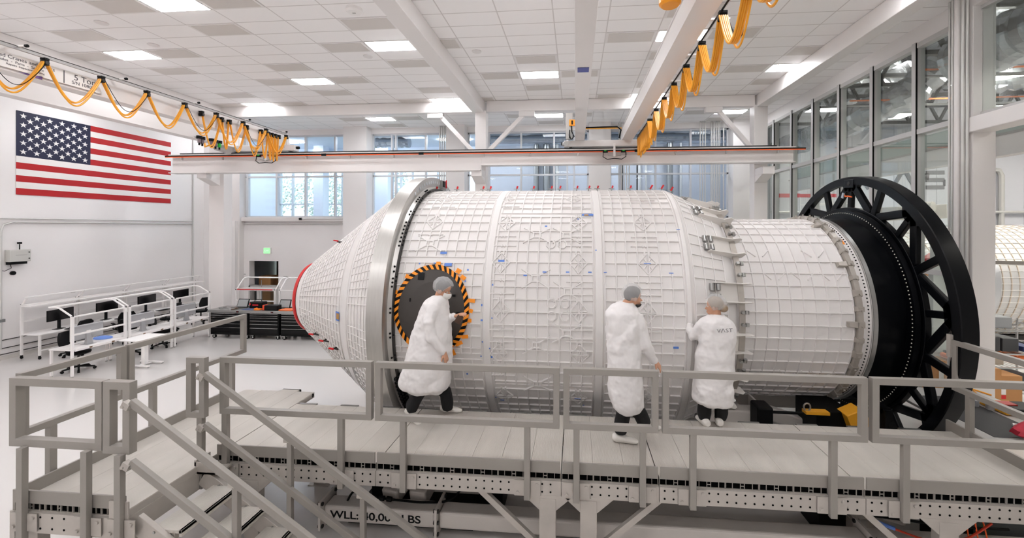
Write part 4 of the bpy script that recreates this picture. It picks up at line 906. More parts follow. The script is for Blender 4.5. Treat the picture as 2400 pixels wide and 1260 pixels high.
# =================================================================== WORKBENCHES
def caster(mb, x, y): mb.cyl((x, y-.012, .04), (x, y+.012, .04), .04, 10).box((x-.018, y-.018, .06), (x+.018, y+.018, .1))
def bench(loc, W, label, cat='workbench', group=None, rz=0., tall=1.46, top=1.66, deskz=.67, wall=False, casters=False):
    """rear posts on local +x, user side on local -x, width along y; built at the origin and then placed"""
    t = thing('workbench', (0, 0, 0), label, cat, group); w = W/2; D = .31
    MB().box((-D, -w, deskz-.03), (D, w, deskz)).build('desktop', WFRAME, t, bevel=.006)
    for x in (-D+.04, D-.03):
        for y in (-w+.03, w-.03):
            mb = MB().box((x-.022, y-.022, .03 if not casters else .1), (x+.022, y+.022, deskz-.03))
            if x < 0 or True: pass
            l_ = mb.build('leg', WFRAME, t, bevel=.003); mb = MB()
            if casters: caster(mb, x, y); mb.build('caster', RUBBER, l_)
            else: mb.cyl((x, y, 0), (x, y, .03), .025, 10); mb.build('foot', STEEL, l_)
    for y in (-w+.03, w-.03):
        MB().box((D-.055, y-.025, deskz), (D-.005, y+.025, tall)).build('post', WFRAME, t, bevel=.003)
        MB().tube([(D-.03, y, tall-.03), (D-.05, y, tall+.0), (D-.36, y, top-.02), (D-.44, y, top), (-D, y, top)] if not wall else [(D-.03, y, tall-.02), (D-.2, y, top)], .02, 8).build('arm', WFRAME, t, smooth=True)
        MB().cbox((D-.03, y, tall+.0), (.05, .03, .03)).build('joint', BLACKP, t)
    MB().box((D-.05, -w, tall-.035), (D-.01, w, tall)).build('rail', WFRAME, t, bevel=.003)
    MB().box((D-.05, -w, deskz+.32), (D-.01, w, deskz+.36)).build('rail', WFRAME, t, bevel=.003)
    MB().box((-D+.02, -w+.05, .22), (-D+.05, w-.05, .25)).build('stretcher', WFRAME, t) if wall else None
    xb = -D+.04 if not wall else D-.2
    MB().box((xb-.05, -w, top-.012), (xb+.05, w, top+.022)).build('light_bar', WHITE, t, bevel=.004)
    MB().box((xb-.02, -w*.7, top-.02), (xb+.02, -w*.55, top-.012)).build('switch', BLACKP, t)
    if wall: MB().box((D-.36, -w, tall-.05), (D-.01, w, tall-.02)).build('shelf', WFRAME, t, bevel=.003)
    s_ = MB().box((D+.0, -w+.05, deskz-.05), (D+.03, w-.05, deskz+.0)).build('socket_strip', WFRAME, t)
    for q in (-.25, .25): MB().box((D+.03, q-.03, deskz-.045), (D+.034, q+.03, deskz-.005)).build('socket', mat('socket_brown', (120, 96, 76), .5), s_)
    t.location = loc; t.rotation_euler = (0, 0, rz); return t
ordw = ['first', 'second', 'third', 'fourth']
for i in range(4):
    bench((-14.66, 10.74+1.335*i, 0), 1.31, '%s white workbench of the row against the left wall, counted from the near end' % ordw[i], group='white workbenches', rz=PI, tall=1.46, top=1.66, wall=True, casters=True)
for i in range(3):
    bench((-12.15, 9.54+1.28*i, 0), 1.24, '%s white bench of the free standing row, counted from the near end' % ordw[i], group='white workbenches')
for i in range(2):
    bench((-11.1+1.62*i, 14.0, 0), 1.5, ['white bench behind the tool chests, left one, with the red edged shelf', 'white bench behind the tool chests, right one, beside the nose cone'][i], group='white workbenches', rz=-PI/2, tall=1.40, top=1.76)
t = thing('red_shelf', (-11.1, 13.85, 1.4), 'grey shelf board with red front edge over the tool chests', 'shelf'); MB().box((-11.75, 13.69, 1.405), (-10.45, 14.1, 1.43)).build('board', GREYP, t); MB().box((-11.75, 13.675, 1.395), (-10.45, 13.69, 1.43)).build('edge', RED, t)
def monitor(loc, rz, label, w=.68, h=.31, z0=.93):
    t = thing('monitor', (0, 0, 0), label, 'monitor', 'desk monitors'); MB().box((-.015, -w/2, z0), (.018, w/2, z0+h)).build('bezel', BLACKP, t, bevel=.004); MB().box((.018, -w/2+.012, z0+.012), (.0195, w/2-.012, z0+h-.012)).build('screen', SCREEN, t)
    MB().box((-.06, -.03, .69), (-.015, .03, z0+.1)).box((-.12, -.11, .672), (.04, .11, .684)).build('stand', BLACKP, t, bevel=.003); t.location = loc; t.rotation_euler = (0, 0, rz)
for i in range(4): monitor((-14.62, 10.74+1.19*i+.04*i*i*.3, 0), .12, 'black monitor on the %s bench along the left wall' % ordw[i])
def allinone(loc, rz, label):
    t = thing('desktop_computer', (0, 0, 0), label, 'computer', 'silver computers'); sv = mat('silver_shell', (172, 172, 174), .4, .2)
    MB().hexa([(-.012, -.36, .80), (.03, -.34, .82), (.03, .34, .82), (-.012, .36, .80), (-.012, -.36, 1.17), (.03, -.34, 1.15), (.03, .34, 1.15), (-.012, .36, 1.17)]).build('back_shell', sv, t, bevel=.01)
    MB().box((-.016, -.36, .86), (-.012, .36, 1.17)).build('screen', SCREEN, t); MB().hexa([(.0, -.07, .675), (.09, -.07, .675), (.09, .07, .675), (.0, .07, .675), (.03, -.045, .93), (.04, -.045, .93), (.04, .045, .93), (.03, .045, .93)]).box((-.06, -.10, .671), (.14, .10, .678)).build('foot', sv, t, bevel=.003)
    MB().box((.031, -.04, .95), (.034, .06, 1.01)).build('note', WHITE, t); t.location = loc; t.rotation_euler = (0, 0, rz)
for i in range(3): allinone((-12.12, 9.45+1.32*i, 0), 0, 'silver all in one computer seen from behind on the %s free standing bench' % ordw[i])
for i, (x, y, w_, d_) in enumerate(((-14.35, 10.9, .16, .42), (-14.35, 12.2, .16, .42), (-14.35, 13.5, .16, .42), (-12.36, 9.5, .14, .40), (-12.36, 10.8, .14, .40))):
    b_ = MB().box((x-w_/2, y-d_/2, .672), (x+w_/2, y+d_/2, .69)).build('keyboard', BLACKP if i < 3 else WHITE); tag(b_, ('black keyboard on the %s bench along the left wall' if i < 3 else 'white keyboard on the %s free standing bench') % ordw[i if i < 3 else i-3], 'keyboard', 'keyboards')
def office_chair(x, y, rz, label):
    t = thing('office_chair', (0, 0, 0), label, 'office chair', 'black office chairs'); R_ = BLACKP
    rings = [[V((.22*math.cos(a)*s_, .23*math.sin(a)*s_, z)) for a in [2*PI*k/20 for k in range(20)]] for s_, z in ((.9, .42), (1, .44), (1, .48), (.85, .50))]; MB().loft(rings).build('seat', R_, t, smooth=True)
    mb = MB(); n = 8; rr = []
    for i in range(n+1):
        z = .58+.40*i/n; hw = .21*math.sin(PI*(.22+.62*i/n))**.6; x_ = -.22-.06*i/n; rr.append([V((x_+.03*(abs(q)/hw)**2*1., q, z)) for q in [hw*k for k in (-1, -.5, 0, .5, 1)]]+[V((x_-.035, q, z)) for q in [hw*k for k in (1, .5, 0, -.5, -1)]])
    mb.loft(rr); mb.build('backrest', R_, t, smooth=True); MB().bar((-.1, 0, .42), (-.25, 0, .44), .05, .02).bar((-.25, 0, .43), (-.27, 0, .7), .05, .02).build('back_bar', R_, t)
    MB().cyl((0, 0, .08), (0, 0, .43), .025, 12).build('gas_lift', DARKST, t)
    for k in range(5):
        a = 2*PI*k/5+.3; l_ = MB().bar((0, 0, .11), (.29*math.cos(a), .29*math.sin(a), .07), .04, .03).build('base_arm', R_, t); mb = MB(); c_ = V((.29*math.cos(a), .29*math.sin(a), .032)); n_ = V((-math.sin(a), math.cos(a), 0))*.022; mb.cyl(c_-n_, c_+n_, .032, 10); mb.build('caster', RUBBER, l_)
    for s_ in (-1, 1): MB().tube([(-.05, s_*.2, .43), (-.05, s_*.27, .48), (-.05, s_*.27, .62)], .014, 6).box((-.16, s_*.27-.03, .62), (.08, s_*.27+.03, .645)).build('armrest', R_, t)
    t.location = (x, y, 0); t.rotation_euler = (0, 0, rz); return t
ch0 = office_chair(-13.92, 10.55, PI+.2, 'black office chair at the first bench along the left wall')
for (x, y, r, l) in ((-13.9, 11.85, PI-.5, 'black office chair at the second bench along the left wall'), (-13.85, 13.2, PI+.4, 'black office chair at the third bench along the left wall'), (-13.9, 14.5, PI-.2, 'black office chair at the fourth bench along the left wall'),
                     (-12.35, 9.45, .3, 'black office chair under the first free standing bench'), (-12.4, 10.75, -.35, 'black office chair under the second free standing bench'), (-12.3, 11.55, .5, 'black office chair under the third free standing bench')):
    copy_tree(ch0, (x, y, 0), r, l)
t = thing('standing_desk', (-11.08, 9.92, 0), 'small white single column desk in front of the free standing benches', 'desk')
MB().box((-11.45, 9.60, .70), (-10.75, 10.35, .725)).build('desktop', WHITE, t, bevel=.005); MB().box((-11.13, 9.88, .05), (-11.03, 9.98, .70)).build('column', WFRAME, t, bevel=.005)
b_ = MB().box((-11.4, 9.72, .035), (-10.76, 9.78, .07)).box((-11.4, 10.08, .035), (-10.76, 10.14, .07)).box((-11.11, 9.72, .03), (-11.05, 10.14, .06)).build('base', WFRAME, t, bevel=.005)
for x in (-11.38, -10.78):
    for y in (9.75, 10.11): MB().cyl((x, y-.01, .025), (x, y+.01, .025), .025, 10).build('caster', CHROME, b_)
tag(MB().ball((-14.5, 11.32, .74), .12, 10, (1, 1.1, .75)).build('helmet', BLACKP, smooth=True), 'round black helmet on the first bench by the left wall', 'helmet')
tag(MB().loft([[V((-12.3+r*math.cos(a)*1.4, 9.95+r*math.sin(a), z)) for a in [2*PI*k/16 for k in range(16)]] for r, z in ((.16, .672), (.15, .70), (.07, .725))]).build('blue_cloth', BLUEC, smooth=True), 'crumpled blue cloth on the first free standing bench', 'cloth')
t = thing('papers', (-12.2, 10.2, .672), 'loose white papers spread on the free standing benches', 'papers'); mb = MB()
for i in range(7): mb.cbox((-12.3+random.uniform(0, .25), 9.15+.5*i+random.uniform(-.1, .1), .674), (.21, .30, .003), (0, 0, random.uniform(-.6, .6))).build('sheet', WHITE, t); mb = MB()
# =================================================================== TOOL CHESTS
def tool_chest(x0, x1, label, handle_mat=CHROME):
    t = thing('tool_chest', (0, 0, 0), label, 'tool chest', 'black rolling tool chests'); y0, y1 = 12.55, 13.2; o = V((-(x0+x1)/2, -(y0+y1)/2, 0)); w = (x1-x0)/2
    MB().box((-w, -.32, .13), (w, .32, .84)).build('cabinet', BLACKP, t, bevel=.006); n = 6; hs_ = [.06, .06, .09, .10, .12, .17]; z = .83
    for h in hs_:
        d_ = MB().box((-w+.03, -.335, z-h+.008), (w-.03, -.32, z-.004)).build('drawer', BLACK, t, bevel=.003); MB().box((-w+.035, -.348, z-.018), (w-.035, -.335, z-.006)).build('drawer_pull', CHROME, d_); z -= h+.005
    for x in (-w+.08, w-.08):
        for y in (-.25, .25):
            c_ = MB().cyl((x, y-.02, .06), (x, y+.02, .06), .06, 14).build('caster', RUBBER, t); MB().cyl((x, y-.025, .06), (x, y+.025, .06), .028, 10).box((x-.03, y-.03, .1), (x+.03, y+.03, .13)).build('hub', CHROME, c_)
    t.location = ((x0+x1)/2, 12.88, 0); return t
tool_chest(-11.70, -10.40, 'black tool chest with chrome drawer edges, left one of the three'); tool_chest(-10.37, -9.36, 'black tool chest with chrome drawer edges, middle one of the three'); tool_chest(-9.30, -7.85, 'black tool chest with chrome drawer edges, right one, partly behind the nose cone')
t = thing('steel_worktop', (-9.8, 12.9, .845), 'long stainless steel worktop lying over the three tool chests', 'worktop'); MB().box((-11.76, 12.50, .845), (-7.80, 13.26, .925)).build('slab', STEEL, t, bevel=.005)
for x in (-10.72, -9.55): g_ = MB().box((x-.04, 12.492, .865), (x+.04, 12.5, .905)).build('outlet', BLACKP, t); MB().cbox((x, 12.49, .885), (.014, .006, .014)).build('outlet_light', RED, g_)
def tablet(x, y, label):
    t = thing('tablet', (x, y, .925), label, 'tablet'); MB().hexa([(x-.2, y, .93), (x+.2, y, .93), (x+.2, y+.02, .93), (x-.2, y+.02, .93), (x-.19, y+.10, 1.2), (x+.19, y+.10, 1.2), (x+.19, y+.12, 1.2), (x-.19, y+.12, 1.2)]).build('body', BLACKP, t, bevel=.004)
    MB().hexa([(x-.17, y-.003, .96), (x+.17, y-.003, .96), (x+.17, y+.012, .955), (x-.17, y+.012, .955), (x-.165, y+.085, 1.18), (x+.165, y+.085, 1.18), (x+.165, y+.1, 1.18), (x-.165, y+.1, 1.18)]).build('screen', mat('pale_screen', (150, 152, 152), .2), t); MB().box((x-.15, y+.1, .925), (x+.15, y+.2, .94)).build('stand', BLACKP, t)
tablet(-10.95, 12.95, 'grey screened tablet on a stand, left on the steel worktop'); tablet(-9.48, 12.95, 'grey screened tablet on a stand, right on the steel worktop behind the black case')
t = thing('tool_bag', (-10.42, 13.0, .925), 'black and red tool bag on the steel worktop', 'tool bag'); MB().box((-10.62, 12.85, .925), (-10.18, 13.12, 1.13)).build('body', BLACKP, t, bevel=.03); MB().box((-10.5, 12.845, 1.02), (-10.3, 12.85, 1.06)).box((-10.6, 12.845, 1.03), (-10.56, 12.85, 1.09)).build('red_trim', RED, t); MB().tube([(-10.54, 12.98, 1.12), (-10.5, 12.98, 1.2), (-10.3, 12.98, 1.2), (-10.26, 12.98, 1.12)], .012, 6).build('handle', BLACKP, t)
t = thing('black_case', (-9.75, 12.75, .925), 'black hard case with a red end on the steel worktop', 'case'); MB().box((-9.92, 12.62, .925), (-9.48, 12.85, 1.08)).build('shell', BLACKP, t, bevel=.02); MB().box((-9.99, 12.64, .925), (-9.92, 12.83, 1.08)).build('red_end', mat('red_end', (230, 74, 40), .5), t, bevel=.01)
tag(MB().box((-10.25, 12.6, .925), (-10.05, 12.72, .965)).box((-10.25, 12.6, .965), (-10.2, 12.72, .985)).build('orange_tool', mat('tool_orange', (240, 130, 30), .5), bevel=.008), 'small orange tool on the steel worktop left of the black case', 'tool')
tag(MB().box((-9.40, 12.58, .925), (-8.95, 12.9, .955)).build('orange_packet', mat('packet_orange', (240, 120, 60), .4), bevel=.01), 'flat orange packet on the steel worktop right of the black case', 'packet')
tag(MB().hexa([(-8.95, 12.6, .925), (-8.7, 12.55, .925), (-8.68, 12.75, .925), (-8.9, 12.8, .925), (-8.92, 12.62, .99), (-8.66, 12.57, 1.05), (-8.66, 12.73, 1.05), (-8.88, 12.78, .99)]).build('leather_pouch', mat('leather', (150, 100, 62), .6), bevel=.01), 'brown leather pouch on the steel worktop beside the nose cone', 'pouch')
tag(MB().box((-10.7, 12.6, .925), (-10.3, 12.95, .93)).build('blue_mat', mat('mat_blue', (84, 96, 128), .7)), 'thin blue mat on the steel worktop', 'mat')
for k, (x, y) in enumerate(((-11.5, 12.8), (-11.32, 12.66), (-11.2, 12.95), (-10.98, 12.7), (-11.05, 12.62))):
    tag(MB().cbox((x, y, .937), (.22, .06, .024), (0, 0, .5*k)).cbox((x+.05, y+.03, .955), (.08, .05, .02), (0, 0, .9*k)).build('hand_tool', STEEL if k != 3 else mat('tool_tan', (120, 104, 90), .5)), ['silver hand tool at the left end of the steel worktop', 'silver hand tool near the front left of the steel worktop', 'silver hand tool behind the others on the steel worktop', 'tan hand tool on the steel worktop before the left tablet', 'silver hand tool under the tan one on the steel worktop'][k], 'hand tool')
tag(MB().box((-9.6, 13.72, 1.405), (-9.25, 13.95, 1.45)).build('blue_folder', BLUEC, bevel=.01), 'blue folded cloth on the shelf rail beside the nose cone', 'cloth')
t = thing('drawer_unit', (-9.9, 14.6, 0), 'dark grey drawer unit behind the right bench', 'drawer unit'); MB().box((-9.95, 14.55, 0), (-9.3, 15.1, 1.32)).build('carcass', mat('unit_grey', (90, 90, 92), .5), t)
for z in (.75, .93, 1.11): d_ = MB().box((-9.93, 14.53, z), (-9.32, 14.55, z+.16)).build('drawer', mat('unit_front', (108, 108, 110), .5), t); MB().box((-9.75, 14.515, z+.08), (-9.5, 14.53, z+.1)).build('pull', STEEL, d_)
monitor((-9.3, 14.3, .72), -PI/2, 'black monitor beside the nose cone on the right bench', .75, .3)
# =================================================================== DOOR AND EXIT SIGN
DFR = mat('door_frame', (186, 184, 182), .4)
o = MB().box((DX0, YB-.04, 0), (DX0+.07, YB+.2, DZ)).box((DX1-.07, YB-.04, 0), (DX1, YB+.2, DZ)).box((DX0, YB-.04, DZ-.07), (DX1, YB+.2, DZ)).box((DX0+.36, YB-.02, 0), (DX0+.48, YB+.1, DZ)).build('door_1', DFR); o['kind'] = 'structure'
lf = MB(); lf.box((DX0+.48, YB, 0), (DX0+.56, YB+.05, DZ-.07)).box((DX1-.15, YB, 0), (DX1-.07, YB+.05, DZ-.07)).box((DX0+.48, YB, DZ-.17), (DX1-.07, YB+.05, DZ-.07)).box((DX0+.48, YB, 0), (DX1-.07, YB+.05, .2)); lf.build('leaf', DFR, o)
MB().box((DX0+.56, YB+.02, .2), (DX1-.15, YB+.03, DZ-.17)).build('pane', GLS, o); MB().cyl((DX0+.6, YB-.05, .9), (DX0+.6, YB-.05, 1.3), .015, 8).build('handle', STEEL, o)
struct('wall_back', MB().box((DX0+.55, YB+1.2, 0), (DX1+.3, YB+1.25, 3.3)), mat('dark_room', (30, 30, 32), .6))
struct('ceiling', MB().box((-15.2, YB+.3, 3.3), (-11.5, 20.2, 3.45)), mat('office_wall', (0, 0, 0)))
t = thing('carton', (-14.0, YB+.9, 0), 'brown carton stack seen through the open doorway', 'carton'); MB().box((-14.15, YB+.7, 0), (-13.6, YB+1.2, 1.38)).build('carton_box', CARD, t)
t = thing('exit_sign', (-13.3, YB-.03, 2.45), 'small green lit exit sign on the back wall above the door', 'exit sign'); MB().box((-13.36, YB-.05, 2.43), (-13.02, YB, 2.70)).build('housing', WHITE, t, bevel=.005); MB().box((-13.34, YB-.054, 2.45), (-13.06, YB-.05, 2.68)).build('panel', mat('exit_green', (140, 240, 150), .4, emit=.7), t)
text_mesh('lettering', 'EXIT', .10, mat('exit_letters', (186, 250, 190), .4, emit=.9), t, faceM((-13.2, YB-.055, 2.565), (1, 0, 0), (0, 0, 1)), depth=.001)
tag(MB().box((-14.55, YB-.02, 1.52), (-14.2, YB, 1.56)).build('door_plate', GREYP), 'small grey plate on the back wall left of the door', 'plate'); tag(MB().box((-12.45, YB-.03, 1.40), (-12.28, YB, 1.48)).build('card_reader', GREYP), 'grey card reader on the back wall right of the door', 'card reader')
pp_ = pipes('pipe', [[(-11.6, YB-.2, 3.93), (-9.6, YB-.2, 3.93)]], 'thin white pipe along the window sill right of the door', .018, 'pipe'); MB().cyl((-11.62, YB-.2, 3.93), (-11.52, YB-.2, 3.93), .05, 12).build('pipe_cap', BLACKP, pp_)
pipes('cable_tray', [[(-14.3, YB-.06, 3.72), (-9.6, YB-.06, 3.72)]], 'grey conduit under the window sill', .025)
for k, (ua, n_, g_, lb_) in enumerate(((1030, 4, 5, 'left of the tall steel column'), (1640, 3, 6, 'between the right hand back windows, left group'), (1666, 5, 4, 'between the right hand back windows, middle group'), (1686, 2, 9, 'beside the far right pier'), (1450, 5, 6, 'beside the third pier'))):
    t = thing('pipe_bundle', (at(ua, 400, Y=16.7).x, 16.7, 0), 'bundle of vertical white pipes %s' % lb_, 'pipe bundle')
    for i in range(n_): x = at(ua+g_*i, 400, Y=16.75).x; MB().cyl((x, 16.75, 0), (x, 16.75, ZC), .022 if k else .03, 8).build('riser', PIPE, t, smooth=True)
# =================================================================== NEIGHBOURING HALL BEHIND THE GLASS
HW = mat('hall_panel', (206, 207, 213), .5); FOIL = mat('crumpled_foil', (176, 179, 184), .22, .9, bump=.8, bscale=7.); TRUS = mat('truss_black', (9, 8, 8), .5)
XH, YH, ZH = 21.5, 18.2, 10.4
struct('wall_back', MB().box((XR+.2, YH, 0), (XH+.3, YH+.3, ZH)), HW); struct('wall_right', MB().box((XH, YR, 0), (XH+.3, YH, ZH)), HW)
struct('ceiling', MB().box((XR+.2, YR, ZH), (XH+.3, YH+.3, ZH+.2)), mat('roof_deck', (120, 122, 126), .7)); struct('wall_left', MB().box((XR+.0, YR, ZC), (XR+.2, YH, ZH)), HW)
mb = MB()
for i in range(9): mb.box((8.0+1.6*i, YH-.012, 0), (8.02+1.6*i, YH, ZH))
struct('trim_4', mb, mat('panel_joint', (180, 182, 190), .5))
tag(MB().box((8.2, YH-.012, 4.86), (11.2, YH-.004, 5.0)).box((8.2, YH-.014, 4.98), (9.2, YH-.004, 5.02)).build('red_stripe', mat('stripe_red', (196, 60, 64), .6)), 'red stripe on the far wall of the neighbouring hall', 'wall stripe')
# letters on the far wall (the V is hidden by the turning ring)
ly = YH-.02; LT = mat('letter_grey', (112, 111, 114), .6)
def letter(strokes, nm, label):
    mb = MB()
    for (x0_, z0_), (x1_, z1_) in strokes: mb.bar((x0_, ly, z0_), (x1_, ly, z1_), .03, .15, up=(0, 0, 1))
    return tag(mb.build(nm, LT), label, 'wall letter', 'grey wall letters')
zb_, zt_ = 5.19, 5.90
letter([((11.45, zt_), (11.85, zb_)), ((11.85, zb_+.03), (12.25, zt_))], 'wall_letter', 'grey letter V on the far wall, half hidden by the black ring'); letter([((12.72, zb_), (13.1, zt_-.03)), ((13.1, zt_-.06), (13.25, zt_-.06)), ((13.25, zt_-.03), (13.62, zb_))], 'wall_letter', 'grey letter A without crossbar on the far wall')
letter([((14.0, zt_-.06), (14.68, zt_-.06)), ((14.05, zt_-.1), (14.02, zb_+.36)), ((14.0, (zb_+zt_)/2), (14.68, (zb_+zt_)/2)), ((14.66, zb_+.36), (14.66, zb_+.1)), ((14.0, zb_+.06), (14.68, zb_+.06))], 'wall_letter', 'grey letter S on the far wall'); letter([((15.1, zt_-.06), (16.3, zt_-.06)), ((15.7, zt_), (15.7, zb_))], 'wall_letter', 'grey letter T on the far wall, partly behind the column')
# canopy edge with its glass parapet
struct('beam', MB().box((8.5, YR, 5.06), (8.72, 17.6, 5.50)), WALL, bevel=.01)
o = MB().box((8.52, YR, 5.50), (8.56, 17.6, 5.88)).build('window_8', mat('parapet_glass', (190, 200, 194), .25)); o['kind'] = 'structure'
mb = MB()
for i in range(26): mb.box((8.50, YR+.95*i, 5.86+.02*(i % 2)), (8.60, YR+.95*i+.93, 5.97+.02*(i % 3)))
struct('trim_5', mb, WALL); struct('trim_6', MB().box((8.46, YR, 5.47), (8.50, 17.6, 5.51)), GREYP)
# roof trusses
def truss(y, z0, z1, label):
    t = thing('roof_truss', (14, y, z0), label, 'roof truss', 'black roof trusses'); MB().bar((XR+.25, y, z0), (XH, y, z0), .10, .10).build('bottom_chord', TRUS, t); MB().bar((XR+.25, y, z1), (XH, y, z1), .12, .12).build('top_chord', TRUS, t); mb = MB(); n = 14; st = (XH-XR-.3)/n
    for i in range(n): x = XR+.3+st*i; mb.bar((x, y, z0), (x+st/2, y, z1), .075, .075).bar((x+st/2, y, z1), (x+st, y, z0), .075, .075)
    mb.build('web', TRUS, t)
for k, y in enumerate((2.5, 5.2, 7.9, 10.2, 12.4, 14.6, 16.8)): truss(y, 7.55, 8.55, ['nearest', 'second nearest', 'third nearest', 'fourth nearest', 'fifth nearest', 'sixth nearest', 'farthest'][k]+' black steel roof truss in the neighbouring hall')
def wavy_sheet(x0, x1, y0, y1, z, amp, label, nx=44, ny=22):
    mb = MB(); vs = []; fs = []
    ph = [random.uniform(0, 6) for _ in range(6)]
    for j in range(ny+1):
        for i in range(nx+1):
            x = x0+(x1-x0)*i/nx; y = y0+(y1-y0)*j/ny
            vs.append((x, y, z+amp*(math.sin(x*2.1+ph[0])*math.cos(y*1.3+ph[1])+.5*math.sin(x*4.7+y*2.3+ph[2])+.35*math.sin(y*6.1-x*3.+ph[3]))+random.uniform(-.14, .14)))
    n = nx+1
    for j in range(ny):
        for i in range(nx): fs.append((j*n+i, j*n+i+1, (j+1)*n+i+1, (j+1)*n+i))
    mb.add(vs, fs); o = mb.build('insulation_blanket', FOIL); sm = o.modifiers.new('thick', 'SOLIDIFY'); sm.thickness = .02; return tag(o, label, 'insulation')
wavy_sheet(9.6, 20.8, 2.7, 7.7, 8.75, .16, 'crumpled silver insulation blanket under the roof, nearest bay'); wavy_sheet(9.6, 20.8, 8.1, 13.1, 8.75, .16, 'crumpled silver insulation blanket under the roof, middle bay'); wavy_sheet(9.6, 20.8, 13.5, 17.9, 8.75, .16, 'crumpled silver insulation blanket under the roof, far bay')
def duct(pts, r, label):
    P = [V(p) for p in pts]; Q = []
    for a, b in zip(P[:-1], P[1:]):
        n = max(2, int((b-a).length/.12)); Q += [a.lerp(b, i/n) for i in range(n)]
    Q.append(P[-1]); rs = [r*(1+.045*math.sin(i*2.2)+random.uniform(-.07, .07)) for i in range(len(Q))]
    return tag(MB().tube(Q, rs, 18).build('foil_duct', FOIL), label, 'air duct', 'foil air ducts')
duct([(8.15, 17.8, 6.75), (8.15, 13.6, 6.75), (8.3, 12.7, 6.9), (8.9, 12.1, 7.2), (9.4, 11.8, 7.9), (9.5, 11.7, 8.6)], .40, 'fat silver foil duct behind the far panes, bending up'); duct([(8.1, 9.6, 7.15), (8.1, 2.0, 7.15)], .48, 'fat silver foil duct along the top of the nearest glass bay'); duct([(10.4, 12.0, 7.5), (12.5, 9.5, 7.4), (15.0, 7.2, 7.5), (18, 5, 7.5)], .42, 'silver foil duct running diagonally between the roof trusses'); duct([(9.8, 8.3, 7.2), (12, 7.0, 7.25), (15, 4.6, 7.2)], .38, 'silver foil duct below the roof trusses near the column')
ORP = mat('orange_pipe', (236, 128, 70), .4)
for k, (y, z) in enumerate(((9.7, 7.0), (12.1, 7.05))):
    tag(MB().tube([(7.4, y, z), (20, y, z+.05)], .022, 8).build('sprinkler_pipe', ORP, smooth=True), ['nearer', 'farther'][k]+' thin orange sprinkler pipe crossing the neighbouring hall', 'pipe'); tag(MB().tube([(7.4, y+.15, z-.1), (20, y+.15, z-.1)], .03, 8).build('steel_pipe', STEEL), ['nearer', 'farther'][k]+' grey steel pipe below the orange sprinkler pipe', 'pipe')
DIFF2 = mat('hall_light', (255, 250, 240), .5, emit=HALL2)
k = 0
for y in (4, 8.2, 11.4, 14.8):
    for x in (10.2, 14.0, 17.8):
        k += 1; t = thing('hall_light', (x, y, 7.3), 'flat lit fixture hung in the neighbouring hall', 'ceiling light', 'neighbouring hall lights'); MB().box((x-.65, y-.35, 7.28), (x+.65, y+.35, 7.36)).build('housing', WHITE, t); MB().box((x-.61, y-.31, 7.272), (x+.61, y+.31, 7.28)).build('diffuser', DIFF2, t); MB().box((x-.61, y-.31, 7.36), (x+.61, y+.31, 7.366)).build('added_up_glow', DIFF2, t); MB().cyl((x-.4, y, 7.36), (x-.4, y, 8.3), .01, 6).cyl((x+.4, y, 7.36), (x+.4, y, 8.3), .01, 6).build('hanger_rods', STEEL, t)  # glowing housing tops are added to brighten the foil blankets above
# second hull in the neighbouring hall
YC2, Z2, R2 = 15.0, 1.95, 1.75
h2 = thing('second_hull', (14.0, YC2, .2), 'second silver grid hull lying in the neighbouring hall at the right edge', 'second hull'); GRD = mat('second_hull_grey', (206, 206, 206), .35, .25); GRB = mat('grid_beige', (200, 186, 170), .5)
def surf2(x, a, R): return V((x, YC2-R*math.cos(a), Z2+R*math.sin(a)))
R2f = lambda x: R2 if x > 12.2 else 1.45+(x-10.2)/2.0*.30
mb = MB(); mb.lathex([(10.2, 0.0), (10.2, 1.45), (12.2, 1.75), (18.5, 1.75), (18.5, 0)], YC2, Z2, 96); mb.build('skin', GRD, h2, smooth=True)
def rib2(mb, path, w=.02, h=.02):
    for (x0_, a0_), (x1_, a1_) in zip(path[:-1], path[1:]): mb.bar(surf2(x0_, a0_, R2f(x0_)+h/2), surf2(x1_, a1_, R2f(x1_)+h/2), w, h, up=surf2(0, a0_, 1)-surf2(0, a0_, 0))
mb = MB()
for i in range(38): rib2(mb, [(10.3+.22*i, math.radians(d)) for d in range(-70, 111, 6)])
o = mb.build('hoop_ribs', GRB, h2); o['kind'] = 'stuff'; mb = MB()
for d in range(-70, 112, 6): rib2(mb, [(10.25, math.radians(d)), (12.2, math.radians(d)), (18.4, math.radians(d))], .014)
o = mb.build('long_ribs', WHITE, h2); o['kind'] = 'stuff'
for x in (12.0, 14.1): mb = MB(); mb.lathex([(x, R2f(x)), (x+.01, R2f(x)+.04), (x+.20, R2f(x+.2)+.04), (x+.21, R2f(x+.2))], YC2, Z2, 96); mb.build('hoop_band', mat('band_silver', (196, 198, 202), .3, .5), h2, smooth=True)
t = thing('hull_cradle', (14, YC2, 0), 'dark cradle holding the second hull', 'cradle'); MB().box((11.5, 14.2, 0), (17.5, 15.8, .32)).build('base', DARKST, t)
pipes('wall_pipe', [[(16.7, YH-.1, .3), (16.7, YH-.1, 5.7), (16.6, YH-.1, 5.9), (16.2, YH-.1, 5.95)]], 'fat grey pipe bending over on the far wall of the neighbouring hall', .09, 'pipe'); pipes('wall_pipe', [[(18.6, YH-.1, .3), (18.6, YH-.1, 9)]], 'thinner grey pipe on the far wall, right of the bent one', .06, 'pipe'); pipes('wall_pipe', [[(8, YH-.15, 4.25), (21, YH-.15, 4.25)]], 'grey pipe running level along the far wall', .05, 'pipe')
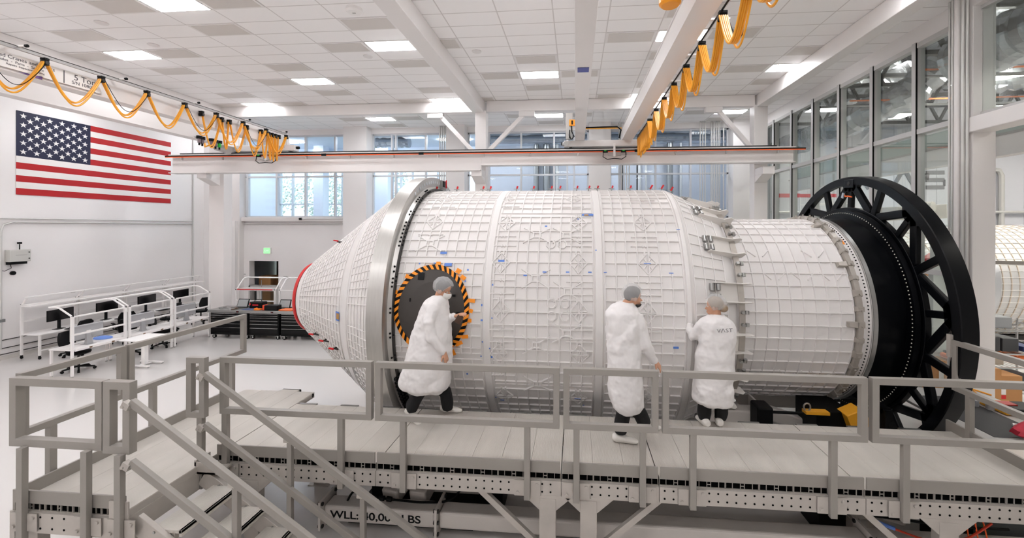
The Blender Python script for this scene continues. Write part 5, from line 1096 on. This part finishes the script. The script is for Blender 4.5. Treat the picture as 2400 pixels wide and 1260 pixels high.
t = thing('level_beam', (8, 11, 3.9), 'cream lifting beam with a round end behind the turning ring', 'lifting beam'); MB().bar((7.25, 12.0, 3.93), (9.0, 11.1, 4.02), .3, .34).build('beam', mat('beam_cream', (226, 220, 210), .45), t, bevel=.02); MB().cyl((8.45, 11.25, 4.12), (8.6, 10.95, 4.12), .13, 16).build('round_end', mat('beam_cream', (0, 0, 0)), t)
tag(MB().bar((7.9, 8.9, 2.95), (10.5, 8.6, 2.93), .05, .07).build('guard_rail', ALUR), 'slim aluminium rail crossing in front of the second hull', 'rail')
# scaffold behind the far panes
t = thing('scaffold', (9.5, 16.5, 0), 'white scaffold tower far behind the glass', 'scaffold')
for x in (8.7, 9.9):
    for y in (16.2, 17.2): MB().cyl((x, y, 0), (x, y, 4.8), .025, 8).build('pole', WHITE, t)
mb = MB()
for z in [.5+.5*i for i in range(9)]: mb.bar((8.7, 16.2, z), (9.9, 16.2, z), .03, .03).bar((8.7, 17.2, z), (9.9, 17.2, z), .03, .03)
mb.build('rungs', WHITE, t)
# white covered nose with orange tape behind the ring, control box
t = thing('covered_nose', (7.75, 9.6, .9), 'white covered nose with orange tape and red rim behind the turning ring', 'covered nose')
mb = MB(); ax0, ax1 = V((7.55, 9.7, 3.0)), V((8.1, 10.3, 1.0)); mb.tube([ax0, ax0.lerp(ax1, .25), ax0.lerp(ax1, .6), ax1], [.16, .30, .48, .60], 32); mb.build('cover', MODW, t, smooth=True); MB().tube([ax0+V((-.02,0,.02)), ax0+V((.01, .0, -.05))], .175, 32).build('rim', RED, t)
for k_, r_ in ((.12, .245), (.93, .59)): p = ax0.lerp(ax1, k_); MB().tube([p, p+(ax1-ax0)*.045], r_+.004, 32).build('tape_band', ORANGE, t)
t = thing('control_box', (7.3, 9.0, 3.0), 'grey control box with a yellow label behind the turning ring', 'control box'); MB().box((7.12, 9.0, 2.98), (7.46, 9.15, 3.30)).build('housing', mat('box_grey', (0, 0, 0)), t, bevel=.008); MB().box((7.28, 8.994, 3.08), (7.38, 9.0, 3.12)).build('yellow_label', mat('lime_label', (206, 214, 70), .5), t); MB().box((7.16, 8.994, 3.10), (7.26, 9.0, 3.12)).build('text_line', INK, t)
t = thing('box_stand', (7.3, 9.2, 0), 'pale grey stand carrying the control box and a coiled black cable', 'stand'); MB().box((7.12, 9.06, 0), (7.36, 9.18, 2.98)).build('column', mat('stand_grey', (196, 202, 196), .5), t)
MB().tube([V((7.40+.09*math.cos(a), 9.03, 2.66+.085*math.sin(a))) for a in [2*PI*i/24 for i in range(24)]], .012, 6, closed=True).build('cable_coil', RUBBER, t, smooth=True); MB().ball((7.42, 9.03, 2.42), .06, 8, (1, .5, 1.2)).build('hand_controller', BLACKP, t)
# wire racks with bins
def wire_rack(x0, x1, y0, y1, zs, label):
    t = thing('wire_rack', ((x0+x1)/2, (y0+y1)/2, 0), label, 'wire rack', 'chrome wire racks')
    for x in (x0, x1):
        for y in (y0, y1): MB().cyl((x, y, 0), (x, y, max(zs)+.1), .016, 8).build('pole', CHROME, t)
    for z in zs:
        mb = MB().bar((x0, y0, z), (x1, y0, z), .015, .03).bar((x0, y1, z), (x1, y1, z), .015, .03)
        for i in range(12): x = x0+(x1-x0)*i/11; mb.bar((x, y0, z), (x, y1, z), .006, .006)
        mb.build('shelf', CHROME, t)
wire_rack(8.05, 9.25, 9.1, 9.7, (.35, .85, 1.12, 1.58), 'chrome wire rack with grey bins at the right edge of the picture'); wire_rack(9.45, 10.7, 9.3, 9.9, (.35, .85, 1.2, 1.58), 'chrome wire rack farther right behind the handrail')
BIN = mat('bin_grey', (62, 63, 66), .5); BIN2 = mat('case_light', (150, 153, 156), .5)
for (x, z, w_, h_, m_, l) in ((8.4, 1.60, .5, .24, BIN2, 'light grey case on top of the wire rack'), (8.3, 1.14, .26, .3, BIN, 'dark grey bin on the upper shelf of the wire rack, left'), (8.62, 1.14, .3, .28, BIN, 'dark grey bin on the upper shelf of the wire rack, middle'), (8.98, 1.14, .26, .12, mat('blue_bin', (44, 60, 110), .5), 'flat blue box on the upper shelf of the wire rack'), (8.35, .87, .3, .18, mat('tan_bag', (178, 166, 150), .8), 'tan bag on the middle shelf of the wire rack'), (8.75, .37, .45, .34, BIN, 'dark bin on the lowest shelf of the wire rack'), (8.9, .87, .3, .2, mat('orange_bin', (226, 110, 50), .5), 'orange box on the middle shelf of the wire rack')):
    tag(MB().box((x-w_/2, 9.15, z+.016), (x+w_/2, 9.6, z+h_)).build('storage_bin', m_, bevel=.015), l, 'bin')
# cartons and the work table at the right end of the platform
for (x0_, y0_, x1_, y1_, h_, l) in ((6.95, 8.75, 7.3, 9.1, 1.05, 'tall brown carton behind the spokes, left'), (7.45, 8.5, 7.85, 9.0, 1.0, 'tall brown carton behind the spokes, right'), (7.9, 8.6, 8.3, 8.95, .85, 'open brown carton in front of the wire rack')):
    t = thing('carton', ((x0_+x1_)/2, (y0_+y1_)/2, 0), l, 'carton', 'brown cartons'); MB().box((x0_, y0_, 0), (x1_, y1_, h_)).build('carton_box', CARD, t); MB().box((x0_+.03, y0_-.003, h_-.35), (x0_+.12, y0_, h_-.12)).build('paper_label', WHITE, t); MB().box((x0_+.03, y0_-.004, h_-.43), (x0_+.12, y0_, h_-.36)).build('red_label', RED, t)
t = thing('work_table', (6.0, 6.9, 0), 'long white work table with a black mat beyond the right end of the platform', 'work table')
MB().box((5.35, 5.9, .79), (6.85, 7.9, .83)).build('tabletop', GREYP, t, bevel=.005); MB().box((5.55, 6.1, .83), (6.3, 7.5, .836)).build('black_mat', mat('mat_black', (44, 44, 47), .7), t)
for x in (5.4, 6.78):
    for y in (5.95, 7.83): MB().box((x-.03, y-.03, 0), (x+.03, y+.03, .79)).build('leg', WHITE, t)
t = thing('yellow_tool', (6.35, 7.0, .836), 'yellow and black battery tool with a cable on the work table', 'power tool'); MB().box((6.35, 6.8, .836), (6.8, 7.25, .90)).build('body', YELP, t, bevel=.02); MB().box((6.45, 6.75, .90), (6.85, 7.1, .95)).build('black_housing', BLACKP, t, bevel=.02); MB().box((6.42, 6.9, .95), (6.6, 7.05, .965)).build('red_panel', mat('tool_red', (170, 40, 30), .5), t); MB().tube([(6.4, 7.2, .9), (6.3, 7.3, 1.05), (6.15, 7.35, .98), (6.2, 7.4, .88), (6.4, 7.45, 1.0), (6.6, 7.3, .95)], .014, 6).build('cable', YEL, t, smooth=True)
tag(MB().cyl((6.1, 6.45, .86), (6.5, 6.25, .86), .022, 12).build('white_tube', WHITE), 'white tube with a blue tape band on the work table', 'tube'); tag(MB().cyl((6.17, 6.415, .86), (6.24, 6.38, .86), .024, 12).build('tube_tape', BLUET), 'blue tape band round the white tube', 'tape')
for k, (x, y) in enumerate(((6.22, 7.15), (6.33, 7.02))): tag(MB().tube([(x, y, .83), (x, y, .93)], [.05, .058], 16).build('plastic_cup', mat('cup_grey', (170, 168, 166), .4) if k else BIN2), ['grey plastic cup on the work table, left one', 'pinkish plastic cup on the work table, right one'][k], 'cup')
t = thing('red_bundle', (6.05, 6.1, .83), 'rolled red cloth bundle with a green tag at the end of the work table', 'bundle')
mb = MB(); rings = []
for i in range(9):
    s_ = i/8; c_ = V((5.72+.75*s_, 6.02-.05*s_, .95+.02*math.sin(s_*5))); r_ = [.05, .11, .14, .15, .15, .15, .14, .12, .06][i]
    rings.append([c_+V((.02*math.sin(3*a), r_*1.15*math.cos(a), r_*.8*math.sin(a)+.008*math.sin(5*a+i))) for a in [2*PI*k/20 for k in range(20)]])
mb.loft(rings); mb.build('cloth', mat('red_cloth', (206, 50, 72), .6, noise=.2, nscale=12), t, smooth=True); MB().cbox((6.05, 5.87, 1.0), (.09, .02, .05), (.5, .3, 0)).build('green_tag', mat('green_tag', (110, 214, 40), .5), t); MB().cbox((5.95, 5.90, .87), (.12, .02, .03), (.5, 0, .2)).build('white_tag', WHITE, t)
t = thing('spool_rack', (7.25, 8.9, .9), 'orange wound spool on a black stand behind the spokes', 'spool'); MB().cyl((7.2, 8.75, 1.12), (7.2, 8.95, 1.12), .05, 12).cyl((7.2, 8.75, 1.0), (7.2, 8.95, 1.0), .05, 12).build('spool', mat('spool_orange', (236, 110, 40), .5), t); MB().box((7.25, 8.8, .8), (7.4, 9.0, 1.2)).build('stand', BLACKP, t)
# vertical conduits on the big column
for k, (u, r_) in enumerate(((2224, .018), (2231, .018), (2243, .05), (2256, .03), (2266, .02))):
    x_ = XR-.20; y_ = at(u, 400, X=x_).y; tag(MB().cyl((x_, y_, 0), (x_, y_, ZC), r_, 10).build('conduit', PIPE if k != 2 else CEILM, smooth=True), ['thin vertical conduit, leftmost before the right column', 'thin vertical conduit, second from left before the right column', 'fat white vertical pipe beside the right column', 'grey vertical conduit beside the fat white pipe', 'thin vertical conduit touching the right column'][k], 'conduit')
# =================================================================== OUTSIDE: fence and trees
fence = thing('picket_fence', (-12, 24, 3.1), 'white picket fence outside the far windows', 'fence'); mb = MB()
for i in range(110): mb.box((-24+.2*i, 24, 3.1), (-23.9+.2*i, 24.03, 4.15))
o = mb.build('pickets', WHITE, fence); o['kind'] = 'stuff'; MB().box((-24, 24.03, 3.4), (-2, 24.07, 3.5)).box((-24, 24.03, 3.95), (-2, 24.07, 4.05)).build('fence_rail', WHITE, fence)
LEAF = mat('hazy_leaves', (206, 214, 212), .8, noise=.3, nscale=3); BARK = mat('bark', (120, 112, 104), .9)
def tree(x, y, h, r, label):
    t = thing('tree', (x, y, 3.1), label, 'tree', 'trees outside'); MB().tube([(x, y, 3.1), (x+.1, y, 3.1+h*.5), (x, y, 3.1+h*.9)], [.2, .14, .05], 8).build('trunk', BARK, t); mb = MB()
    for i in range(1500):
        a = random.uniform(0, 2*PI); b = math.acos(random.uniform(-1, 1)); q = r*random.uniform(.35, 1)**.6; c_ = V((x+q*math.sin(b)*math.cos(a), y+q*math.sin(b)*math.sin(a), 3.1+h*.62+q*.9*math.cos(b)))
        n_ = V((random.uniform(-1, 1), random.uniform(-1, 1), random.uniform(-1, 1))).normalized(); u_ = n_.orthogonal().normalized()*.12; w_ = n_.cross(u_)*.6; mb.add([c_-u_, c_+w_, c_+u_, c_-w_], [(0, 1, 2, 3)])
    mb.build('foliage', LEAF, t)
for (x, y, h, r, l) in ((-25, 32, 5.2, 2.4, 'leafy tree outside the far windows, leftmost'), (-19.5, 31, 4.6, 2.2, 'leafy tree outside the far windows behind the fence middle'), (-15.5, 33, 5.4, 2.5, 'leafy tree outside, right of the middle one'), (-11.0, 34, 4.0, 1.8, 'small leafy tree outside the second window bay')): tree(x, y, h, r, l)
CORL = mat('corridor_fill_light', (250, 251, 255), .5, emit=42.)  # emission for strip lights added to brighten the corridor behind the windows
for k, x in enumerate((-13.5, -9, -5.5)):
    t = thing('corridor_fill_light', (x, 18.8, 7.58), 'white strip light added to brighten the raised corridor', 'ceiling light', 'corridor fill lights'); MB().box((x-.7, 18.6, 7.56), (x+.7, 18.9, 7.6)).build('diffuser', CORL, t)
for k, x in enumerate((-2.6, .3, 2.6, 5)):
    t = thing('corridor_fill_light', (x, 18.8, 7.58), 'white strip light added to brighten the raised corridor', 'ceiling light', 'corridor fill lights'); MB().box((x-.5, 18.7, 7.57), (x+.5, 18.95, 7.6)).build('diffuser', CORL, t)
duct([(-4.2, 18.1, 7.40), (6.5, 18.1, 7.40)], .17, 'long silver spiral duct along the corridor top'); duct([(-9.0, 18.2, 7.37), (-7.4, 18.2, 7.37)], .22, 'short silver foil duct in the corridor window left of the column')
t = thing('pipe_bundle', (-1.7, 20.2, 3.7), 'grey vertical ducts in the raised corridor', 'pipe bundle')
for x, r_ in ((-1.9, .12), (-1.4, .16), (-.9, .08), (.9, .05), (3.0, .08), (3.3, .05), (4.4, .14), (4.9, .06)): MB().cyl((x, 20.2, 3.7), (x, 20.2, 7.58), r_, 12).build('riser', STEEL if r_ > .1 else PIPE, t, smooth=True)
for k, x in enumerate((2.2, 2.9)): tag(MB().box((x, 20.42, 3.7), (x+.05, 20.5, 7.0)).build('dark_post', BLACKP), ['left', 'right'][k]+' slim black post on the corridor wall behind the right hand windows', 'post')
# =================================================================== PEOPLE
SKIN = mat('skin', (200, 150, 122), .55); COATM = mat('coat_white', (228, 225, 224), .75, bump=.25, bscale=14); NET = mat('hair_net', (226, 226, 226), .7, alpha=.2); HAIRD = mat('hair_dark', (46, 42, 40), .7, noise=.3, nscale=30); HAIRL = mat('hair_light', (150, 130, 108), .7, noise=.25, nscale=30)
TROU = mat('trousers_black', (16, 16, 18), .85); COVER = mat('shoe_cover', (226, 222, 216), .8, bump=.6, bscale=30); MASKM = mat('face_mask', (226, 223, 218), .7); HAND_L = .18
CLOUD = bpy.data.textures.new('fold_noise', 'CLOUDS'); CLOUD.noise_scale = .16
def remesh(o, vox, smooth=4, disp=0.):
    r = o.modifiers.new('skin', 'REMESH'); r.mode = 'VOXEL'; r.voxel_size = vox; r.use_smooth_shade = True
    if smooth: s_ = o.modifiers.new('soften', 'SMOOTH'); s_.iterations = smooth; s_.factor = .5
    if disp: d = o.modifiers.new('folds', 'DISPLACE'); d.texture = CLOUD; d.strength = disp; d.mid_level = .5; d.texture_coords = 'LOCAL'
    return o
def hand(mb, M, mirror=1, curl=.35, point=False):
    """wrist at the origin, fingers along +x, back of the hand +z, thumb on +y*mirror"""
    def T(p): return M @ V((p[0], p[1]*mirror, p[2]))
    ring = lambda x, w, h: [T((x, w*math.copysign(abs(math.cos(a))**.7, math.cos(a)), h*math.sin(a))) for a in [2*PI*k/12 for k in range(12)]]
    mb.loft([ring(-.02, .026, .019), ring(.01, .030, .017), ring(.05, .040, .016), ring(.085, .042, .013), ring(.095, .038, .010)])
    for k, (y, L_) in enumerate(((.031, .072), (.011, .080), (-.010, .074), (-.030, .058))):
        c_ = curl*(1+.12*k) if not (point and k == 0) else .05; p = V((.082, y, 0)); a = -c_*.4; pts = [T(p)]
        for seg, f_ in ((.45, 1.), (.32, 1.5), (.23, 1.3)):
            p = p+V((math.cos(a)*L_*seg, (y*.12)*seg, math.sin(a)*L_*seg)); pts.append(T(p)); a -= c_*f_
        mb.tube(pts, [.0098, .0092, .0085, .0068], 8)
    p = [(.015, .022, -.004), (.042, .050, -.012), (.068, .062, -.020), (.090, .066, -.026)]; mb.tube([T(q) for q in p], [.014, .0115, .0105, .008], 8)
def head_mesh(mb, M):
    T = lambda p: M @ V(p)
    def ell(c, r, n=14):
        mb.loft([[T((c[0]+r[0]*math.sin(t)*math.cos(2*PI*k/20), c[1]+r[1]*math.sin(t)*math.sin(2*PI*k/20), c[2]-r[2]*math.cos(t))) for k in range(20)] for t in [min(max(PI*i/n, .03), PI-.03) for i in range(n+1)]])
    ell((-.012, 0, .145), (.097, .077, .092)); ell((.024, 0, .085), (.068, .060, .080)); ell((.055, 0, .028), (.034, .036, .024)); ell((.02, 0, .045), (.06, .052, .04))
    mb.loft([[T((.086, -.006, .118)), T((.086, .006, .118)), T((.078, .006, .118)), T((.078, -.006, .118))], [T((.118, -.014, .078)), T((.118, .014, .078)), T((.080, .017, .078)), T((.080, -.017, .078))], [T((.104, -.011, .070)), T((.104, .011, .070)), T((.080, .014, .068)), T((.080, -.014, .068))]])
    for s_ in (-1, 1): ell((-.005, s_*.079, .098), (.020, .009, .030), 8)
    ell((.088, 0, .048), (.010, .022, .006), 8); ell((.088, 0, .039), (.010, .019, .006), 8)
def shell(name, m, parent, M, c, r, cut, n=32, th=.003, rough=0.):
    """part of an ellipsoid shell on the head; cut(p) keeps a point of the unit sphere"""
    mb = MB(); P = {}; vs = []; fs = []
    for i in range(n+1):
        t = min(max(PI*i/n, .02), PI-.02)
        for k in range(2*n):
            u_ = V((math.sin(t)*math.cos(PI*k/n), math.sin(t)*math.sin(PI*k/n), -math.cos(t)))
            if cut(u_):
                P[(i, k)] = len(vs); q = 1+rough*math.sin(9*u_.x+5*u_.z)*math.cos(11*u_.y); vs.append(M @ V((c[0]+r[0]*u_.x*q, c[1]+r[1]*u_.y*q, c[2]+r[2]*u_.z*q)))
    for i in range(n):
        for k in range(2*n):
            q = [(i, k), (i, (k+1) % (2*n)), (i+1, (k+1) % (2*n)), (i+1, k)]
            if all(z in P for z in q): fs.append([P[z] for z in q])
    mb.add(vs, fs); o = mb.build(name, m, parent, smooth=True); s_ = o.modifiers.new('thick', 'SOLIDIFY'); s_.thickness = th; s_.offset = 1; return o
def shoe(parent, p, heading, pitch=0., L_=.30):
    M = Matrix.Translation(p) @ Matrix.Rotation(heading, 4, 'Z') @ Matrix.Rotation(pitch, 4, 'Y'); rings = []
    for x, w, h, z in ((-.11, .030, .05, .055), (-.095, .045, .08, .055), (-.05, .05, .105, .055), (.0, .05, .10, .055), (.06, .052, .07, .04), (.12, .052, .055, .032), (.165, .042, .045, .028), (.19, .02, .03, .026)):
        x *= L_/.30; rings.append([M @ V((x, w*math.cos(a), max(.003, z+h*.55*math.sin(a)+.0))) for a in [2*PI*k/16 for k in range(16)]])
    return MB().loft(rings).build('shoe_cover', COVER, parent, smooth=True)
def person(label, org, scale, Y0, coat, sleeves, legs, headp, heading, pitch, hands, hair, net_r=1., shoes=(), extra=None, hem=None, beard=False, mask=True):
    ox, oy = org
    def P(q): return at(ox+q[0]*scale, oy+q[1]*scale, Y=Y0+(q[2] if len(q) > 2 else 0))
    base = P((sum(l[-1][0] for l in legs)/len(legs), legs[0][-1][1])); base.z = DZ
    t = thing('person', (base.x, Y0, DZ), label, 'person')
    HM = Matrix.Translation(P(headp)) @ Matrix.Rotation(heading, 4, 'Z') @ Matrix.Rotation(pitch, 4, 'Y') @ Matrix.Translation((0, 0, -.115))
    # body (one continuous surface)
    mb = MB(); head_mesh(mb, HM)
    cr = []
    for (l, r, v, d, *dy) in coat:
        dy = dy[0] if dy else 0; a, b = P((l, v, dy)), P((r, v, dy)); cr.append(((a+b)/2, (b.x-a.x)/2, d))
    nb = HM @ V((-.02, 0, .06)); sh = cr[1][0]
    mb.tube([nb+V((0, 0, .03)), nb.lerp(sh, .6), sh-V((0, 0, .04))], [.056, .058, .08], 14)
    core = [[c_+V((hw*.62*math.cos(a), d*.62*math.sin(a), 0)) for a in [2*PI*k/20 for k in range(20)]] for c_, hw, d in cr[1:-3]]; mb.loft(core)
    for s_ in sleeves: pts = [P(q) for q in s_[0]]; mb.tube(pts, [r*.62 for r in s_[1]], 10)
    for l in legs: mb.tube([P(q) for q in l], [.075]*(len(l)-2)+[.05, .042] if len(l) > 2 else .05, 12)
    for (pos, fx, bz_, mir, curl, point) in hands:
        x_ = V(fx).normalized(); z_ = V(bz_); z_ = (z_-x_*z_.dot(x_)).normalized(); y_ = z_.cross(x_); p = P(pos)
        hand(mb, Matrix(((x_.x, y_.x, z_.x, p.x), (x_.y, y_.y, z_.y, p.y), (x_.z, y_.z, z_.z, p.z), (0, 0, 0, 1))), mir, curl, point)
    remesh(mb.build('body', SKIN, t), .0055, 2)
    mb = MB(); 
    for s_ in (-1, 1): mb.ball(HM @ V((.066, s_*.031, .112)), .0125, 8)
    ey = mb.build('eyes', mat('eye_white', (225, 222, 216), .3), t, smooth=True); mb = MB()
    for s_ in (-1, 1): mb.ball(HM @ V((.0755, s_*.031, .112)), .0052, 6)
    mb.build('iris', mat('eye_dark', (40, 28, 22), .3), ey, smooth=True)
    # coat
    mb = MB(); rings = []
    for c_, hw, d in cr:
        rings.append([c_+V((hw*math.copysign(abs(math.cos(a))**.85, math.cos(a)), d*math.copysign(abs(math.sin(a))**.85, math.sin(a)), 0)) for a in [2*PI*k/28 for k in range(28)]])
    mb.loft(rings)
    for s_ in sleeves: mb.tube([P(q) for q in s_[0]], s_[1], 14)
    remesh(mb.build('lab_coat', COATM, t), .012, 4, .05)
    # trousers, shoes
    mb = MB()
    for l in legs: mb.tube([P(q) for q in l], [.095]+[.085]*(len(l)-2)+[.07], 14)
    remesh(mb.build('trousers', TROU, t), .012, 3, .015)
    for (pos, hd, pt) in shoes: q = P(pos) if pt > .3 else at(ox+pos[0]*scale, oy+pos[1]*scale, Z=DZ); shoe(t, q, hd, pt)
    # hair, net, mask
    shell('hair', hair, t, HM, (-.014, 0, .142), (.102, .083, .098), lambda u_: u_.x < .55+.5*u_.z and (u_.z > -.35 or u_.x < -.35) and u_.z > -.75, rough=.02)
    shell('hair_net', NET, t, HM, (-.022, 0, .148), (.118*net_r, .096*net_r, .112*net_r), lambda u_: u_.x < .62+.6*u_.z and u_.z > -.62, rough=.05)
    if mask: shell('face_mask', MASKM, t, HM, (.045, 0, .066), (.078, .070, .062), lambda u_: u_.x > -.05 and u_.z < .62 and u_.z > -.9, th=.004)
    if beard: shell('beard', HAIRD, t, HM, (.035, 0, .050), (.075, .066, .062), lambda u_: u_.z < -.1 and u_.x > -.3)
    return t, P, HM
R_ = math.radians
# --- man walking past the hatch, leaning over a small device
m1, P1, H1 = person('person in white lab coat and hair net walking past the hatch with a small device', (930, 640), .2937, 5.40,
    [(305, 385, 180, .07), (262, 402, 205, .12), (215, 412, 240, .17), (190, 415, 300, .19), (168, 425, 370, .20), (142, 436, 450, .21), (120, 441, 530, .22), (104, 442, 620, .23), (85, 440, 700, .24), (55, 434, 780, .25), (40, 432, 850, .25), (48, 428, 900, .25), (120, 380, 935, .22)],
    [([(300, 262, -.12), (262, 400, -.22), (272, 515, -.22), (335, 590, -.20), (385, 640, -.16)], [.085, .075, .068, .056, .048]), ([(350, 262, .12), (395, 345, .14), (420, 372, .10), (470, 345, .02)], [.08, .066, .058, .045])],
    [[(300, 880, .08), (395, 950, .12), (412, 1040, .16), (415, 1085, .18)], [(230, 880, -.06), (180, 970, -.08), (120, 1080, -.10), (105, 1085, -.10)]],
    (378, 135, 0), R_(-8), R_(22), [((388, 640, -.16), (.25, .05, -1), (.9, -.4, .2), -1, .5, False), ((475, 342, .02), (1, -.15, .28), (-.2, -.25, 1), 1, .45, False)], HAIRD, 1.16,
    [((420, 1110, .24), 0., 0.), ((110, 1155, -.10), R_(-4), R_(40))])
q = P1((500, 372, -.02)); MB().cbox(q, (.08, .05, .10), (.2, .5, .1)).build('handheld_device', mat('device_brown', (74, 50, 36), .5), m1, bevel=.006)
# --- bearded man walking right, seen from behind
m2, P2, H2 = person('bearded person in white lab coat walking right along the platform middle', (1380, 650), .3175, 5.06,
    [(215, 335, 178, .07), (170, 352, 205, .12), (128, 378, 248, .17), (122, 390, 330, .19), (130, 388, 450, .20), (140, 392, 560, .21), (150, 396, 650, .22), (149, 404, 760, .22), (153, 410, 850, .23), (168, 412, 915, .23), (195, 388, 960, .21), (240, 352, 985, .16)],
    [([(352, 275, -.03), (388, 380, -.06), (424, 500, -.06), (462, 565, -.03), (494, 612, .02)], [.088, .076, .068, .058, .048]), ([(182, 285, .06), (178, 400, .16), (215, 500, .24), (270, 560, .28)], [.085, .075, .066, .05])],
    [[(270, 930, -.02), (262, 1010, -.02), (245, 1090, -.02), (243, 1140, -.02)], [(320, 930, .05), (385, 1000, .10), (415, 1065, .16), (418, 1085, .18)]],
    (332, 138, 0), R_(14), R_(6), [((497, 616, .02), (.62, .25, -.75), (.6, -.5, .5), -1, .35, False), ((275, 565, .28), (.9, .3, -.3), (0, .5, 1), 1, .5, False)], HAIRD, 1.08,
    [((252, 1212, -.03), R_(-6), 0.), ((430, 1122, .2), R_(10), 0.)], beard=True, mask=False)
# --- woman standing at the hull with her left hand on it
m3, P3, H3 = person('person in lettered white lab coat standing with one hand raised to the hull', (1590, 670), .2778, 5.59,
    [(280, 390, 228, .07), (225, 425, 255, .11), (195, 458, 285, .15), (190, 482, 330, .17), (185, 486, 400, .18), (172, 482, 490, .18), (148, 480, 560, .19), (150, 476, 640, .19), (146, 474, 720, .20), (140, 466, 800, .20), (132, 462, 880, .21), (126, 460, 940, .21), (150, 458, 965, .20), (180, 440, 985, .17)],
    [([(225, 305, .02), (165, 375, .06), (122, 425, .12), (100, 370, .15), (102, 310, .20)], [.08, .074, .066, .052, .044]), ([(425, 315, .06), (440, 420, .12), (425, 500, .16), (380, 520, .17)], [.078, .068, .058, .045])],
    [[(240, 940, .02), (230, 1000, .02), (228, 1060, .02), (228, 1112, .02)], [(360, 940, .04), (368, 1000, .04), (370, 1060, .04), (362, 1112, .04)]],
    (305, 160, 0), R_(155), R_(4), [((103, 305, .20), (-.05, .25, 1), (-.1, -1, .2), -1, .25, True), ((375, 520, .16), (-.9, .1, .3), (0, -.4, 1), 1, .4, False)], HAIRL, 1.10,
    [((225, 1160, .0), R_(100), 0.), ((352, 1157, .02), R_(78), 0.)], mask=False)
q0 = P3((348, 335, 0)); text_mesh('coat_lettering', 'V\u039bST', .068, mat('print_grey', (86, 84, 84), .6), m3, faceM((q0.x, 5.59-.207, q0.z), (1, .10, .05), (0, 0, 1)), depth=.003, font_scale_x=1.25, bold=-.0012)
b_ = MB(); q = H3 @ V((-.11, 0, .09)); b_.ball(q, .055, 10, (1, 1.1, .9)); b_.build('hair_bun', HAIRL, m3, smooth=True)
